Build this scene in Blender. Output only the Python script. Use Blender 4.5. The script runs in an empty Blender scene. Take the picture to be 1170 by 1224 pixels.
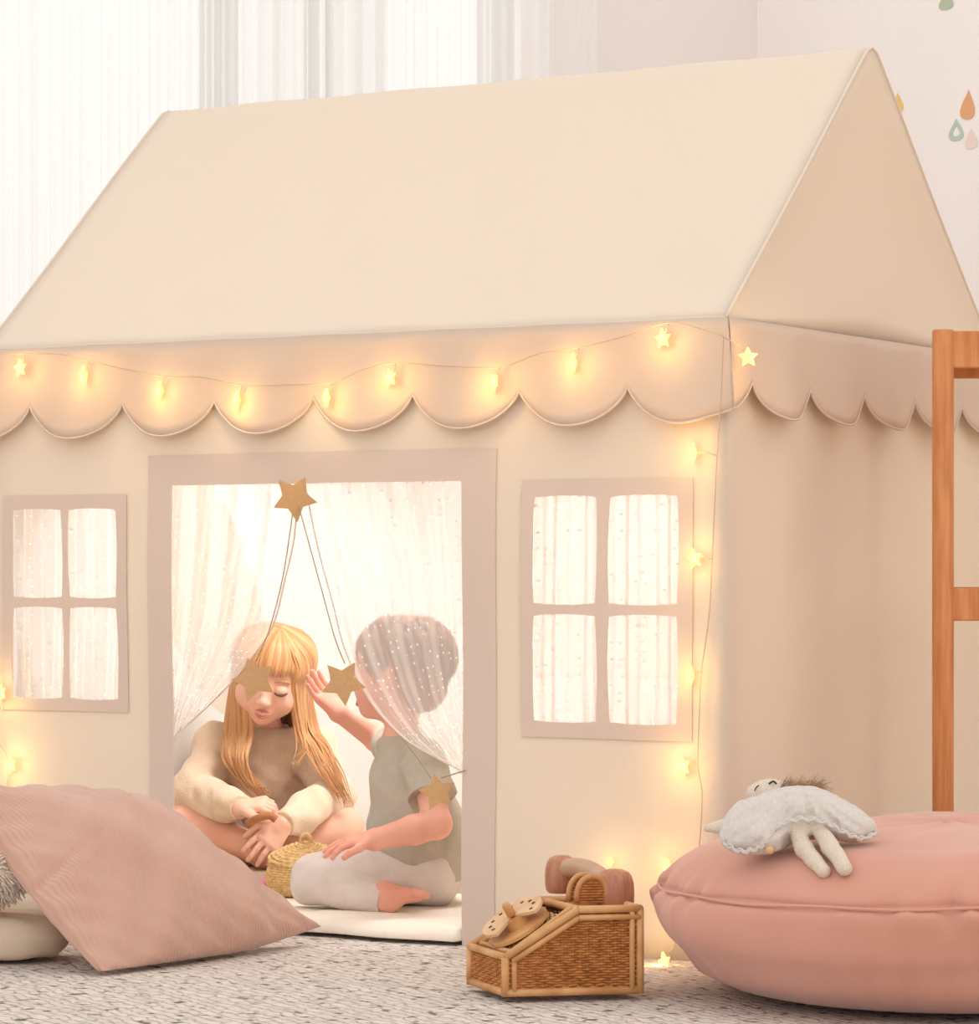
import bpy, bmesh, math, random
import numpy as np
from mathutils import Vector, Matrix
PI = math.pi
rnd = random.Random(7)
sc = bpy.context.scene
COL = sc.collection

# ------------------------------------------------------------ camera frame
FPX = 3818.0
D = 5.3
U = D / FPX                       # metres per pixel at the tent's near corner
SA, CA = 0.5105, 0.8599           # tent is turned 30.7 degrees
FWD = Vector((-SA, CA, 0)); RGT = Vector((CA, SA, 0)); UP = Vector((0, 0, 1))
HC = 475 * U
CAM = Vector((0, 0, HC)) - FWD * D - RGT * (283 / FPX * D)

def K(px, py, d):                 # pixel + depth -> world
    return CAM + FWD * d + RGT * ((px - 585) / FPX * d) + UP * ((677 - py) / FPX * d)
def ray(px, py):
    return FWD + RGT * ((px - 585) / FPX) + UP * ((677 - py) / FPX)
def onY(px, py, y):
    r = ray(px, py); t = (y - CAM.y) / r.y; return CAM + r * t
def onX(px, py, x):
    r = ray(px, py); t = (x - CAM.x) / r.x; return CAM + r * t
def onZ(px, py, z=0.0):
    r = ray(px, py); t = (z - CAM.z) / r.z; return CAM + r * t

cd = bpy.data.cameras.new('camera'); cam = bpy.data.objects.new('camera', cd); COL.objects.link(cam)
cam.location = CAM
cam.rotation_euler = (PI / 2, 0, math.atan2(SA, CA))
cd.sensor_fit = 'HORIZONTAL'; cd.sensor_width = 36; cd.lens = FPX / 1170 * 36
cd.shift_y = 65 / 1170; cd.clip_end = 100
sc.camera = cam

# ------------------------------------------------------------ materials
def lin(c):
    return tuple(((v / 255) / 12.92 if v / 255 <= .04045 else ((v / 255 + .055) / 1.055) ** 2.4) for v in c) + (1,)
MATS = {}
def mat(name, rgb, rough=.8, rgb2=None, nscale=60, bump=0.0, bscale=None, trans=0.0, sheen=0.0, coat=0.0,
        emit=0.0, spec=.3, stretch=None, sub=0.0, wave=None, island=None):
    if name in MATS: return MATS[name]
    m = bpy.data.materials.new(name); m.use_nodes = True
    nt = m.node_tree; N = nt.nodes; Lk = nt.links
    b = N['Principled BSDF']; out = N['Material Output']
    b.inputs['Base Color'].default_value = lin(rgb)
    b.inputs['Roughness'].default_value = rough
    b.inputs['Specular IOR Level'].default_value = spec
    if sheen: b.inputs['Sheen Weight'].default_value = sheen
    if coat: b.inputs['Coat Weight'].default_value = coat; b.inputs['Coat Roughness'].default_value = .25
    if sub:
        b.inputs['Subsurface Weight'].default_value = sub
        b.inputs['Subsurface Radius'].default_value = (1, .35, .2); b.inputs['Subsurface Scale'].default_value = .008
    tc = N.new('ShaderNodeTexCoord'); mp = N.new('ShaderNodeMapping')
    Lk.new(tc.outputs['Object'], mp.inputs['Vector'])
    if stretch: mp.inputs['Scale'].default_value = stretch
    no = N.new('ShaderNodeTexNoise'); no.inputs['Scale'].default_value = nscale; no.inputs['Detail'].default_value = 4
    Lk.new(mp.outputs[0], no.inputs['Vector'])
    if rgb2:
        cr = N.new('ShaderNodeValToRGB'); cr.color_ramp.elements[0].color = lin(rgb); cr.color_ramp.elements[1].color = lin(rgb2)
        cr.color_ramp.elements[0].position = .35; cr.color_ramp.elements[1].position = .65
        if island:
            ge = N.new('ShaderNodeNewGeometry'); Lk.new(ge.outputs['Random Per Island'], cr.inputs[0])
            cr.color_ramp.elements[0].position = 0; cr.color_ramp.elements[1].position = 1
        else: Lk.new(no.outputs['Fac'], cr.inputs[0])
        Lk.new(cr.outputs[0], b.inputs['Base Color'])
    if bump:
        bp = N.new('ShaderNodeBump'); bp.inputs['Strength'].default_value = bump; bp.inputs['Distance'].default_value = .004
        if wave:
            wv = N.new('ShaderNodeTexWave'); wv.inputs['Scale'].default_value = wave[0]; wv.bands_direction = wave[1]
            wv.inputs['Distortion'].default_value = wave[2] if len(wave) > 2 else 0
            Lk.new(mp.outputs[0], wv.inputs['Vector']); Lk.new(wv.outputs['Fac'], bp.inputs['Height'])
        else:
            n2 = N.new('ShaderNodeTexNoise'); n2.inputs['Scale'].default_value = bscale or nscale; n2.inputs['Detail'].default_value = 5
            Lk.new(mp.outputs[0], n2.inputs['Vector']); Lk.new(n2.outputs['Fac'], bp.inputs['Height'])
        Lk.new(bp.outputs[0], b.inputs['Normal'])
    if emit:
        b.inputs['Emission Color'].default_value = lin(rgb); b.inputs['Emission Strength'].default_value = emit
    if trans:
        tr = N.new('ShaderNodeBsdfTranslucent'); mx = N.new('ShaderNodeMixShader'); mx.inputs[0].default_value = trans
        if rgb2: Lk.new(cr.outputs[0], tr.inputs['Color'])
        else: tr.inputs['Color'].default_value = lin(rgb)
        Lk.new(b.outputs[0], mx.inputs[1]); Lk.new(tr.outputs[0], mx.inputs[2]); Lk.new(mx.outputs[0], out.inputs[0])
    MATS[name] = m
    return m

def sheer(name, rgb, opacity, dots=None, dotrgb=(255, 255, 255), tl=.6):
    m = bpy.data.materials.new(name); m.use_nodes = True
    nt = m.node_tree; N = nt.nodes; Lk = nt.links; N.remove(N['Principled BSDF']); out = N['Material Output']
    df = N.new('ShaderNodeBsdfDiffuse'); df.inputs[0].default_value = lin(rgb)
    tr = N.new('ShaderNodeBsdfTranslucent'); tr.inputs[0].default_value = lin(rgb)
    mx = N.new('ShaderNodeMixShader'); mx.inputs[0].default_value = tl
    Lk.new(df.outputs[0], mx.inputs[1]); Lk.new(tr.outputs[0], mx.inputs[2])
    tp = N.new('ShaderNodeBsdfTransparent')
    m2 = N.new('ShaderNodeMixShader')
    Lk.new(tp.outputs[0], m2.inputs[1]); Lk.new(mx.outputs[0], m2.inputs[2]); Lk.new(m2.outputs[0], out.inputs[0])
    # woven sheer looks denser where the cloth turns edge-on
    lw = N.new('ShaderNodeLayerWeight'); lw.inputs[0].default_value = .35
    mr = N.new('ShaderNodeMapRange'); mr.inputs[3].default_value = opacity; mr.inputs[4].default_value = min(1, opacity + .4)
    Lk.new(lw.outputs['Facing'], mr.inputs[0])
    src = mr.outputs[0]
    if dots:
        uv = N.new('ShaderNodeUVMap')
        vo = N.new('ShaderNodeTexVoronoi'); vo.inputs['Scale'].default_value = dots; vo.inputs['Randomness'].default_value = .35
        Lk.new(uv.outputs[0], vo.inputs['Vector'])
        lt = N.new('ShaderNodeMath'); lt.operation = 'LESS_THAN'; lt.inputs[1].default_value = .155
        Lk.new(vo.outputs['Distance'], lt.inputs[0])
        ml = N.new('ShaderNodeMath'); ml.operation = 'MULTIPLY'; ml.inputs[1].default_value = .45
        Lk.new(lt.outputs[0], ml.inputs[0])
        ad = N.new('ShaderNodeMath'); ad.operation = 'ADD'; ad.use_clamp = True
        Lk.new(src, ad.inputs[0]); Lk.new(ml.outputs[0], ad.inputs[1]); src = ad.outputs[0]
    Lk.new(src, m2.inputs[0])
    return m

FAB = (243, 230, 214)
M_fab = mat('tent_canvas', FAB, .95, trans=.3, bump=.08, bscale=900, spec=.1)
M_trim = mat('tent_trim_cloth', (232, 212, 198), .95, trans=.2, bump=.08, bscale=900, spec=.1)
M_val = mat('tent_valance_cloth', (232, 210, 191), .95, trans=.25, bump=.08, bscale=900, spec=.1)
M_sheer = sheer('dotted_sheer', (255, 251, 247), .36, dots=12)
M_wsheer = sheer('window_sheer', (255, 251, 247), .5, dots=12)
M_curt = sheer('white_voile', (252, 252, 252), .72, tl=.55)
M_wall = mat('white_plaster', (247, 241, 239), .9, bump=.05, bscale=200)
M_wallb = mat('grey_white_plaster', (236, 229, 227), .9, bump=.05, bscale=200)
M_wood = mat('warm_bamboo', (208, 142, 90), .45, rgb2=(188, 118, 68), nscale=14, stretch=(6, 6, .6), bump=.05)
M_toy = mat('peeled_rattan', (216, 166, 112), .45, rgb2=(190, 132, 78), nscale=18, coat=.2)
M_toyd = mat('woven_rattan', (198, 132, 74), .6, rgb2=(164, 100, 50), nscale=90, bump=.2)
M_beech = mat('beech_wood', (188, 130, 98), .4, rgb2=(166, 108, 80), nscale=12, stretch=(8, 8, 1), coat=.25)
M_ply = mat('pale_birch', (226, 188, 148), .5, rgb2=(208, 166, 124), nscale=20)
M_dark = mat('dark_engraving', (70, 48, 40), .8, bump=.02)
M_star = mat('gold_felt', (202, 162, 118), .8, rgb2=(196, 156, 112), nscale=200, bump=.1, sheen=.1)
M_skin = mat('child_skin', (243, 196, 172), .55, rgb2=(236, 178, 152), nscale=9, sub=.15, spec=.25)
M_skinb = mat('toddler_skin', (240, 182, 160), .55, rgb2=(230, 160, 136), nscale=8, sub=.15, spec=.25)
M_lip = mat('lips', (214, 128, 118), .4, bump=.02)
M_lash = mat('lashes', (96, 66, 54), .8, bump=.02)
M_sweat = mat('beige_knit', (238, 212, 184), .95, rgb2=(228, 200, 170), nscale=30, bump=.5, bscale=350, sheen=.3)
M_short = mat('taupe_shorts', (176, 150, 130), .95, bump=.2, bscale=300)
M_tee = mat('grey_green_jersey', (196, 185, 168), .95, rgb2=(184, 173, 156), nscale=25, bump=.25, bscale=300)
M_pant = mat('pale_grey_jersey', (228, 214, 204), .95, rgb2=(218, 204, 194), nscale=25, bump=.25, bscale=300)
M_hair = mat('strawberry_blonde_hair', (186, 126, 78), .5, rgb2=(220, 170, 118), island=True, spec=.35, sheen=.1)
M_hairb = mat('brown_hair', (168, 124, 98), .6, rgb2=(136, 98, 76), island=True)
M_bask = mat('seagrass', (238, 202, 146), .6, rgb2=(216, 174, 114), nscale=120, bump=.3)
M_pouf = mat('blush_velvet', (208, 152, 135), .8, rgb2=(200, 142, 122), nscale=3, bump=.06, bscale=300, sheen=.3)
M_cord = mat('rose_corduroy', (206, 164, 146), .9, rgb2=(198, 154, 136), nscale=5, sheen=.4)
M_sand = mat('sand_cotton', (222, 200, 176), .95, bump=.3, bscale=400)
M_shag = mat('cream_shag', (242, 228, 212), .95, rgb2=(226, 210, 192), island=True, sheen=.4)
M_quilt = mat('cream_quilt', (246, 234, 218), .95, bump=.3, bscale=250)
M_grey = mat('grey_linen', (196, 180, 164), .95, rgb2=(176, 160, 146), nscale=300, bump=.4, bscale=500)
M_linen = mat('oat_linen', (222, 208, 192), .95, rgb2=(206, 190, 172), nscale=400, bump=.4, bscale=500)
M_liner = mat('backlit_liner', (252, 248, 243), .95, trans=.2, bump=.1, bscale=500)  # whiter than the canvas, in place of backlight on the inner cloth
M_gauze = mat('white_gauze', (236, 228, 222), .95, rgb2=(226, 218, 212), nscale=200, bump=.5, bscale=300, trans=.25)
M_mane = mat('brown_mane', (150, 118, 92), .9, rgb2=(196, 162, 130), island=True)
M_bead = mat('wooden_bead', (206, 172, 128), .5, bump=.02)
M_pink = mat('pink_felt', (238, 140, 168), .8, bump=.1)
M_wire = mat('pale_wire', (196, 176, 150), .5, bump=.01)
M_bulb = mat('star_bulb_glow', (255, 200, 100), .4, emit=2.4)
M_cordtie = mat('jute_string', (170, 144, 116), .9, bump=.1)
M_floor = mat('pale_oak_floor', (226, 196, 160), .5, rgb2=(206, 172, 134), nscale=3, stretch=(1, 12, 1))
M_frame = mat('grey_window_frame', (176, 178, 176), .5, bump=.01)

# corduroy gets fine ribs from uv
def add_ribs(m, n, depth=.5):
    nt = m.node_tree; N = nt.nodes; b = N['Principled BSDF']
    uv = N.new('ShaderNodeUVMap'); wv = N.new('ShaderNodeTexWave'); wv.inputs['Scale'].default_value = n
    wv.bands_direction = 'X'; nt.links.new(uv.outputs[0], wv.inputs['Vector'])
    bp = N.new('ShaderNodeBump'); bp.inputs['Strength'].default_value = depth; bp.inputs['Distance'].default_value = .003
    nt.links.new(wv.outputs['Fac'], bp.inputs['Height']); nt.links.new(bp.outputs[0], b.inputs['Normal'])
add_ribs(M_cord, 13, .45)

# rug
def rug_mat():
    m = bpy.data.materials.new('woven_wool_rug'); m.use_nodes = True
    nt = m.node_tree; N = nt.nodes; L = nt.links; b = N['Principled BSDF']
    b.inputs['Roughness'].default_value = 1; b.inputs['Specular IOR Level'].default_value = .05
    tc = N.new('ShaderNodeTexCoord'); mp = N.new('ShaderNodeMapping'); L.new(tc.outputs['Object'], mp.inputs[0])
    mp.inputs['Rotation'].default_value = (0, 0, .5)
    br = N.new('ShaderNodeTexBrick'); br.inputs['Scale'].default_value = 1
    br.inputs['Brick Width'].default_value = .046; br.inputs['Row Height'].default_value = .019
    br.inputs['Mortar Size'].default_value = .003; br.inputs['Mortar Smooth'].default_value = 1
    br.inputs['Color1'].default_value = lin((224, 213, 204)); br.inputs['Color2'].default_value = lin((212, 201, 193))
    br.inputs['Mortar'].default_value = lin((188, 177, 169))
    # wobble the rows
    nz = N.new('ShaderNodeTexNoise'); nz.inputs['Scale'].default_value = 22; L.new(mp.outputs[0], nz.inputs[0])
    vm = N.new('ShaderNodeVectorMath'); vm.operation = 'MULTIPLY_ADD'; vm.inputs[1].default_value = (.035, .035, 0)
    L.new(nz.outputs['Color'], vm.inputs[0]); L.new(mp.outputs[0], vm.inputs[2]); L.new(vm.outputs[0], br.inputs[0])
    n2 = N.new('ShaderNodeTexNoise'); n2.inputs['Scale'].default_value = 42; n2.inputs['Detail'].default_value = 3
    L.new(mp.outputs[0], n2.inputs[0])
    cr = N.new('ShaderNodeValToRGB'); cr.color_ramp.elements[0].position = .31; cr.color_ramp.elements[0].color = lin((150, 140, 135))
    cr.color_ramp.elements[1].position = .42; cr.color_ramp.elements[1].color = (1, 1, 1, 1)
    L.new(n2.outputs['Fac'], cr.inputs[0])
    mx = N.new('ShaderNodeMix'); mx.data_type = 'RGBA'; mx.blend_type = 'MULTIPLY'; mx.inputs[0].default_value = 1
    L.new(br.outputs['Color'], mx.inputs[6]); L.new(cr.outputs[0], mx.inputs[7]); L.new(mx.outputs[2], b.inputs['Base Color'])
    bp = N.new('ShaderNodeBump'); bp.inputs['Strength'].default_value = .6; bp.inputs['Distance'].default_value = .005; bp.invert = True
    ad = N.new('ShaderNodeMath'); ad.operation = 'ADD'
    n3 = N.new('ShaderNodeTexNoise'); n3.inputs['Scale'].default_value = 160; L.new(tc.outputs['Object'], n3.inputs[0])
    L.new(br.outputs['Fac'], ad.inputs[0]); L.new(n3.outputs['Fac'], ad.inputs[1])
    L.new(ad.outputs[0], bp.inputs['Height']); L.new(bp.outputs[0], b.inputs['Normal'])
    return m
M_rug = rug_mat()

# ------------------------------------------------------------ object helpers
def obj(name, bm, m, parent=None, smooth=True, mods=None):
    me = bpy.data.meshes.new(name)
    if isinstance(bm, bmesh.types.BMesh):
        bm.normal_update(); bm.to_mesh(me); bm.free()
    else:
        me.from_pydata(bm[0], [], bm[1]); me.update()
    if smooth: me.polygons.foreach_set('use_smooth', [True] * len(me.polygons))
    me.materials.append(m)
    o = bpy.data.objects.new(name, me); COL.objects.link(o)
    if parent:
        o.parent = parent; p = parent
        base = Vector((0, 0, 0))
        while p: base += p.location; p = p.parent
        o.location = (0, 0, 0)
        me.transform(Matrix.Translation(-base))
    return o
def thing(name, label, cat, loc=(0, 0, 0), group=None):
    o = bpy.data.objects.new(name, None); COL.objects.link(o); o.location = loc; o.empty_display_size = .1
    o['label'] = label; o['category'] = cat
    if group: o['group'] = group
    return o
def tag(o, label, cat, group=None):
    o['label'] = label; o['category'] = cat
    if group: o['group'] = group
    return o
def recenter(o):
    me = o.data; c = Vector((0, 0, 0)); n = len(me.vertices)
    for v in me.vertices: c += v.co
    c /= n; me.transform(Matrix.Translation(-c)); o.location = o.location + c
    return o
def struct(name, bm, m, parent=None, smooth=False):
    o = obj(name, bm, m, parent, smooth)
    if not parent: o['kind'] = 'structure'
    return o

def box(bm, c, sx, sy, sz, ax=None, ay=None, az=None, bev=0):
    ax = ax or Vector((1, 0, 0)); ay = ay or Vector((0, 1, 0)); az = az or Vector((0, 0, 1))
    vs = []
    for dz in (-.5, .5):
        for dx, dy in ((-.5, -.5), (.5, -.5), (.5, .5), (-.5, .5)):
            vs.append(bm.verts.new(Vector(c) + ax * (dx * sx) + ay * (dy * sy) + az * (dz * sz)))
    fs = [(3, 2, 1, 0), (4, 5, 6, 7), (0, 1, 5, 4), (1, 2, 6, 5), (2, 3, 7, 6), (3, 0, 4, 7)]
    faces = [bm.faces.new([vs[i] for i in f]) for f in fs]
    if bev:
        es = list({e for f in faces for e in f.edges})
        bmesh.ops.bevel(bm, geom=es, offset=bev, segments=3, affect='EDGES', profile=.6)
def catmull(pts, n):
    pts = [Vector(p) for p in pts]; out = []
    for i in range(len(pts) - 1):
        p0 = pts[max(i - 1, 0)]; p1 = pts[i]; p2 = pts[i + 1]; p3 = pts[min(i + 2, len(pts) - 1)]
        for j in range(n):
            t = j / n
            out.append(.5 * ((2 * p1) + (p2 - p0) * t + (2 * p0 - 5 * p1 + 4 * p2 - p3) * t * t + (-p0 + 3 * p1 - 3 * p2 + p3) * t ** 3))
    out.append(pts[-1]); return out
def tube(bm, pts, r, n=8, closed=False, flat=1.0, flatdir=None):
    pts = [Vector(p) for p in pts]; N_ = len(pts); rings = []
    rr = r if callable(r) else (lambda t: r)
    prev = None
    for i, p in enumerate(pts):
        if closed: t = (pts[(i + 1) % N_] - pts[i - 1])
        else: t = pts[min(i + 1, N_ - 1)] - pts[max(i - 1, 0)]
        if t.length < 1e-9: t = Vector((0, 0, 1))
        t.normalize()
        if flatdir is not None: a = flatdir - t * flatdir.dot(t)
        elif prev is None:
            a = Vector((0, 0, 1)) if abs(t.z) < .9 else Vector((1, 0, 0)); a = a - t * a.dot(t)
        else: a = prev - t * prev.dot(t)
        if a.length < 1e-6: a = t.orthogonal()
        a.normalize(); prev = a; b = t.cross(a)
        R = rr(i / max(1, N_ - 1))
        rings.append([bm.verts.new(p + a * (math.cos(2 * PI * k / n) * R * flat) + b * (math.sin(2 * PI * k / n) * R)) for k in range(n)])
    for i in range(N_ if closed else N_ - 1):
        A = rings[i]; B = rings[(i + 1) % N_]
        for k in range(n): bm.faces.new((A[k], A[(k + 1) % n], B[(k + 1) % n], B[k]))
    if not closed:
        bm.faces.new(rings[0][::-1]); bm.faces.new(rings[-1])
def grid(bm, f, nu, nv, uvs=(1, 1), skip=None):
    uvl = bm.loops.layers.uv.verify()
    V = [[bm.verts.new(f(i / nu, j / nv)) for i in range(nu + 1)] for j in range(nv + 1)]
    for j in range(nv):
        for i in range(nu):
            if skip and skip((i + .5) / nu, (j + .5) / nv): continue
            fc = bm.faces.new((V[j][i], V[j][i + 1], V[j + 1][i + 1], V[j + 1][i]))
            for lp, (a, b) in zip(fc.loops, ((i, j), (i + 1, j), (i + 1, j + 1), (i, j + 1))):
                lp[uvl].uv = (a / nu * uvs[0], b / nv * uvs[1])
def lathe(bm, c, prof, n=32, ax=None, r_mod=None):
    ax = (ax or Vector((0, 0, 1))).normalized(); a = ax.orthogonal().normalized(); b = ax.cross(a)
    rings = []
    for (r, z) in prof:
        if r < 1e-6: rings.append([bm.verts.new(Vector(c) + ax * z)])
        else:
            rings.append([bm.verts.new(Vector(c) + ax * z + (a * math.cos(2 * PI * k / n) + b * math.sin(2 * PI * k / n)) * (r * (r_mod(k / n, z) if r_mod else 1))) for k in range(n)])
    for A, B in zip(rings, rings[1:]):
        for k in range(n):
            if len(A) == 1 and len(B) == 1: continue
            if len(A) == 1: bm.faces.new((A[0], B[(k + 1) % n], B[k]))
            elif len(B) == 1: bm.faces.new((A[k], A[(k + 1) % n], B[0]))
            else: bm.faces.new((A[k], A[(k + 1) % n], B[(k + 1) % n], B[k]))
def star_bm(c, ax, ay, R, r, th, rot=0, puff=0):
    bm = bmesh.new(); az = ax.cross(ay).normalized(); ring = []
    for k in range(10):
        a = rot + PI / 2 + k * PI / 5; q = R if k % 2 == 0 else r
        ring.append(ax * math.cos(a) * q + ay * math.sin(a) * q)
    f = [bm.verts.new(c + p + az * th / 2) for p in ring]; b = [bm.verts.new(c + p - az * th / 2) for p in ring]
    cf = bm.verts.new(c + az * (th / 2 + puff)); cb = bm.verts.new(c - az * (th / 2 + puff))
    for k in range(10):
        j = (k + 1) % 10
        bm.faces.new((f[k], f[j], cf)); bm.faces.new((b[j], b[k], cb)); bm.faces.new((f[j], f[k], b[k], b[j]))
    return bm

# ------------------------------------------------------------ implicit surfaces (bodies, clothes)
class Vol:
    def __init__(s, lo, hi, h):
        s.o = np.array(lo, float); s.h = h
        s.n = np.ceil((np.array(hi) - s.o) / h).astype(int) + 1
        s.F = np.full(s.n, 1.0, np.float32)
    def sub(s, lo, hi):
        a = np.clip(np.floor((np.array(lo) - s.o) / s.h).astype(int), 0, s.n - 1)
        b = np.clip(np.ceil((np.array(hi) - s.o) / s.h).astype(int) + 1, 1, s.n)
        if (b <= a).any(): return None
        g = [s.o[i] + np.arange(a[i], b[i]) * s.h for i in range(3)]
        X, Y, Z = np.meshgrid(*g, indexing='ij', sparse=True)
        return (slice(a[0], b[0]), slice(a[1], b[1]), slice(a[2], b[2])), X, Y, Z
    def put(s, sl, d, k, op):
        A = s.F[sl]
        if op == 'add':
            if k > 0:
                q = np.maximum(k - np.abs(A - d), 0) / k; s.F[sl] = np.minimum(A, d) - q * q * k * .25
            else: s.F[sl] = np.minimum(A, d)
        else:
            d = -d
            if k > 0:
                q = np.maximum(k - np.abs(A - d), 0) / k; s.F[sl] = np.maximum(A, d) + q * q * k * .25
            else: s.F[sl] = np.maximum(A, d)
    def cap(s, a, b, ra, rb=None, k=.012, op='add'):
        rb = ra if rb is None else rb; a = np.array(a); b = np.array(b); R = max(ra, rb) + k + 4 * s.h
        r = s.sub(np.minimum(a, b) - R, np.maximum(a, b) + R)
        if r is None: return
        sl, X, Y, Z = r; ba = b - a; L2 = max(float(ba @ ba), 1e-12)
        t = np.clip(((X - a[0]) * ba[0] + (Y - a[1]) * ba[1] + (Z - a[2]) * ba[2]) / L2, 0, 1)
        d = np.sqrt((X - a[0] - t * ba[0]) ** 2 + (Y - a[1] - t * ba[1]) ** 2 + (Z - a[2] - t * ba[2]) ** 2) - (ra + (rb - ra) * t)
        s.put(sl, d.astype(np.float32), k, op)
    def chain(s, pts, rs, k=.012):
        for i in range(len(pts) - 1): s.cap(pts[i], pts[i + 1], rs[i], rs[i + 1], k)
    def ell(s, c, rad, B=None, k=.012, op='add'):
        c = np.array(c); B = B or (RGT, UP, -FWD); R = max(rad) + k + 4 * s.h
        r = s.sub(c - R, c + R)
        if r is None: return
        sl, X, Y, Z = r; k0 = 0; k1 = 0
        for ax, q in zip(B, rad):
            l = (X - c[0]) * ax[0] + (Y - c[1]) * ax[1] + (Z - c[2]) * ax[2]
            k0 = k0 + (l / q) ** 2; k1 = k1 + (l / q ** 2) ** 2
        k0 = np.sqrt(k0); d = k0 * (k0 - 1) / np.maximum(np.sqrt(k1), 1e-6)
        s.put(sl, d.astype(np.float32), k, op)
    def cut(s, p, n, R, k=.003):          # remove the half space beyond p along n, inside a ball R
        p = np.array(p); n = np.array(Vector(n).normalized())
        r = s.sub(p - R, p + R)
        if r is None: return
        sl, X, Y, Z = r
        d = -((X - p[0]) * n[0] + (Y - p[1]) * n[1] + (Z - p[2]) * n[2])
        rr = (X - p[0]) ** 2 + (Y - p[1]) ** 2 + (Z - p[2]) ** 2
        d = np.where(rr < R * R, d, 1.0)
        s.put(sl, d.astype(np.float32), 0, 'sub')
    def wob(s, amp, freq, seed=1, dirs=5, stretch=(1, 1, 1)):
        r = np.random.RandomState(seed)
        sl, X, Y, Z = s.sub(s.o, s.o + s.n * s.h)
        T = np.zeros(s.F.shape, np.float32)
        for i in range(dirs):
            v = r.normal(size=3) * np.array(stretch); v = v / np.linalg.norm(v) * freq * (.6 + .9 * r.rand())
            T += np.sin(X * v[0] + Y * v[1] + Z * v[2] + r.rand() * 6.28).astype(np.float32)
        s.F += T * (amp / dirs ** .5)
    def mesh(s):
        F = s.F; S = F < 0; n = np.array(F.shape)
        m = [slice(0, -1), slice(1, None)]
        cs = [S[m[i], m[j], m[k]] for i in (0, 1) for j in (0, 1) for k in (0, 1)]
        anyc = cs[0].copy(); allc = cs[0].copy()
        for c in cs[1:]: anyc |= c; allc &= c
        act = anyc & ~allc; I = np.argwhere(act); idx = np.full(act.shape, -1, np.int64); idx[act] = np.arange(len(I))
        P = np.zeros((len(I), 3)); C_ = np.zeros(len(I))
        crn = [(i, j, k) for i in (0, 1) for j in (0, 1) for k in (0, 1)]
        for a in crn:
            for ax in range(3):
                if a[ax]: continue
                b = list(a); b[ax] = 1
                fa = F[I[:, 0] + a[0], I[:, 1] + a[1], I[:, 2] + a[2]]; fb = F[I[:, 0] + b[0], I[:, 1] + b[1], I[:, 2] + b[2]]
                x = (fa < 0) != (fb < 0); t = np.where(x, fa / np.where(x, fa - fb, 1), 0); t = np.clip(t, 0, 1)
                q = np.tile(np.array(a, float), (len(I), 1)); q[:, ax] += t
                P += q * x[:, None]; C_ += x
        P = (I + P / np.maximum(C_, 1)[:, None]) * s.h + s.o
        faces = []
        for ax in range(3):
            o1, o2 = [(1, 2), (2, 0), (0, 1)][ax]
            a = [slice(None)] * 3; b = [slice(None)] * 3; a[ax] = slice(0, -1); b[ax] = slice(1, None)
            Sa = S[tuple(a)]; Sb = S[tuple(b)]; E = np.argwhere(Sa != Sb)
            E = E[(E[:, o1] > 0) & (E[:, o2] > 0) & (E[:, o1] < n[o1] - 1) & (E[:, o2] < n[o2] - 1)]
            if not len(E): continue
            def cell(d1, d2):
                q = E.copy(); q[:, o1] -= d1; q[:, o2] -= d2; return idx[q[:, 0], q[:, 1], q[:, 2]]
            Q = np.stack([cell(1, 1), cell(0, 1), cell(0, 0), cell(1, 0)], 1)
            ins = Sa[E[:, 0], E[:, 1], E[:, 2]]; Q[~ins] = Q[~ins][:, ::-1]
            faces.append(Q)
        Q = np.concatenate(faces); Q = Q[(Q >= 0).all(1)]
        return P.tolist(), Q.tolist()
def bounds(pts, pad):
    a = np.array([list(p) for p in pts]); return a.min(0) - pad, a.max(0) + pad


# ------------------------------------------------------------ world and light
w = bpy.data.worlds.new('world'); sc.world = w; w.use_nodes = True
w.node_tree.nodes['Background'].inputs[0].default_value = (1.0, .985, .965, 1)
w.node_tree.nodes['Background'].inputs[1].default_value = 1.12
sc.view_settings.view_transform = 'Standard'; sc.view_settings.look = 'None'
sc.view_settings.exposure = 0.08; sc.view_settings.gamma = 1
def light(name, kind, loc, energy, col=(1, 1, 1), size=1, target=None, size_y=None):
    l = bpy.data.lights.new(name, kind); o = bpy.data.objects.new(name, l); COL.objects.link(o)
    o.location = loc; l.energy = energy; l.color = col
    if kind == 'AREA':
        l.size = size
        if size_y: l.shape = 'RECTANGLE'; l.size_y = size_y
    elif kind == 'SUN': l.angle = size
    else: l.shadow_soft_size = size
    if target is not None:
        o.rotation_euler = (Vector(target) - Vector(loc)).to_track_quat('-Z', 'Y').to_euler()
    return o

# ------------------------------------------------------------ room
Z0 = 9.5; XC = 320 / FPX * Z0; A40 = math.radians(40)
cornerp = CAM + FWD * Z0 + RGT * XC; cornerp.z = 0
bdir = (RGT * -math.cos(A40) + FWD * -math.sin(A40)).normalized()     # back wall, going left from the corner
rdir = (RGT * math.sin(A40) - FWD * math.cos(A40)).normalized()        # right wall, coming towards us
WH = 3.0
def wallbox(bm, p, d, n, s0, s1, z0, z1, th):      # n points out of the room
    box(bm, p + d * ((s0 + s1) / 2) + n * (th / 2) + UP * ((z0 + z1) / 2), s1 - s0, th, z1 - z0, d, n, UP)
bn = -rdir; rn = -bdir
W0, W1, WB, WT = .95, 4.6, .12, 2.65
bm = bmesh.new()
wallbox(bm, cornerp, bdir, bn, -.15, W0, 0, WH, .15); wallbox(bm, cornerp, bdir, bn, W1, 6.5, 0, WH, .15)
wallbox(bm, cornerp, bdir, bn, W0, W1, 0, WB, .15); wallbox(bm, cornerp, bdir, bn, W0, W1, WT, WH, .15)
struct('wall_back', bm, M_wallb)
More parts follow.
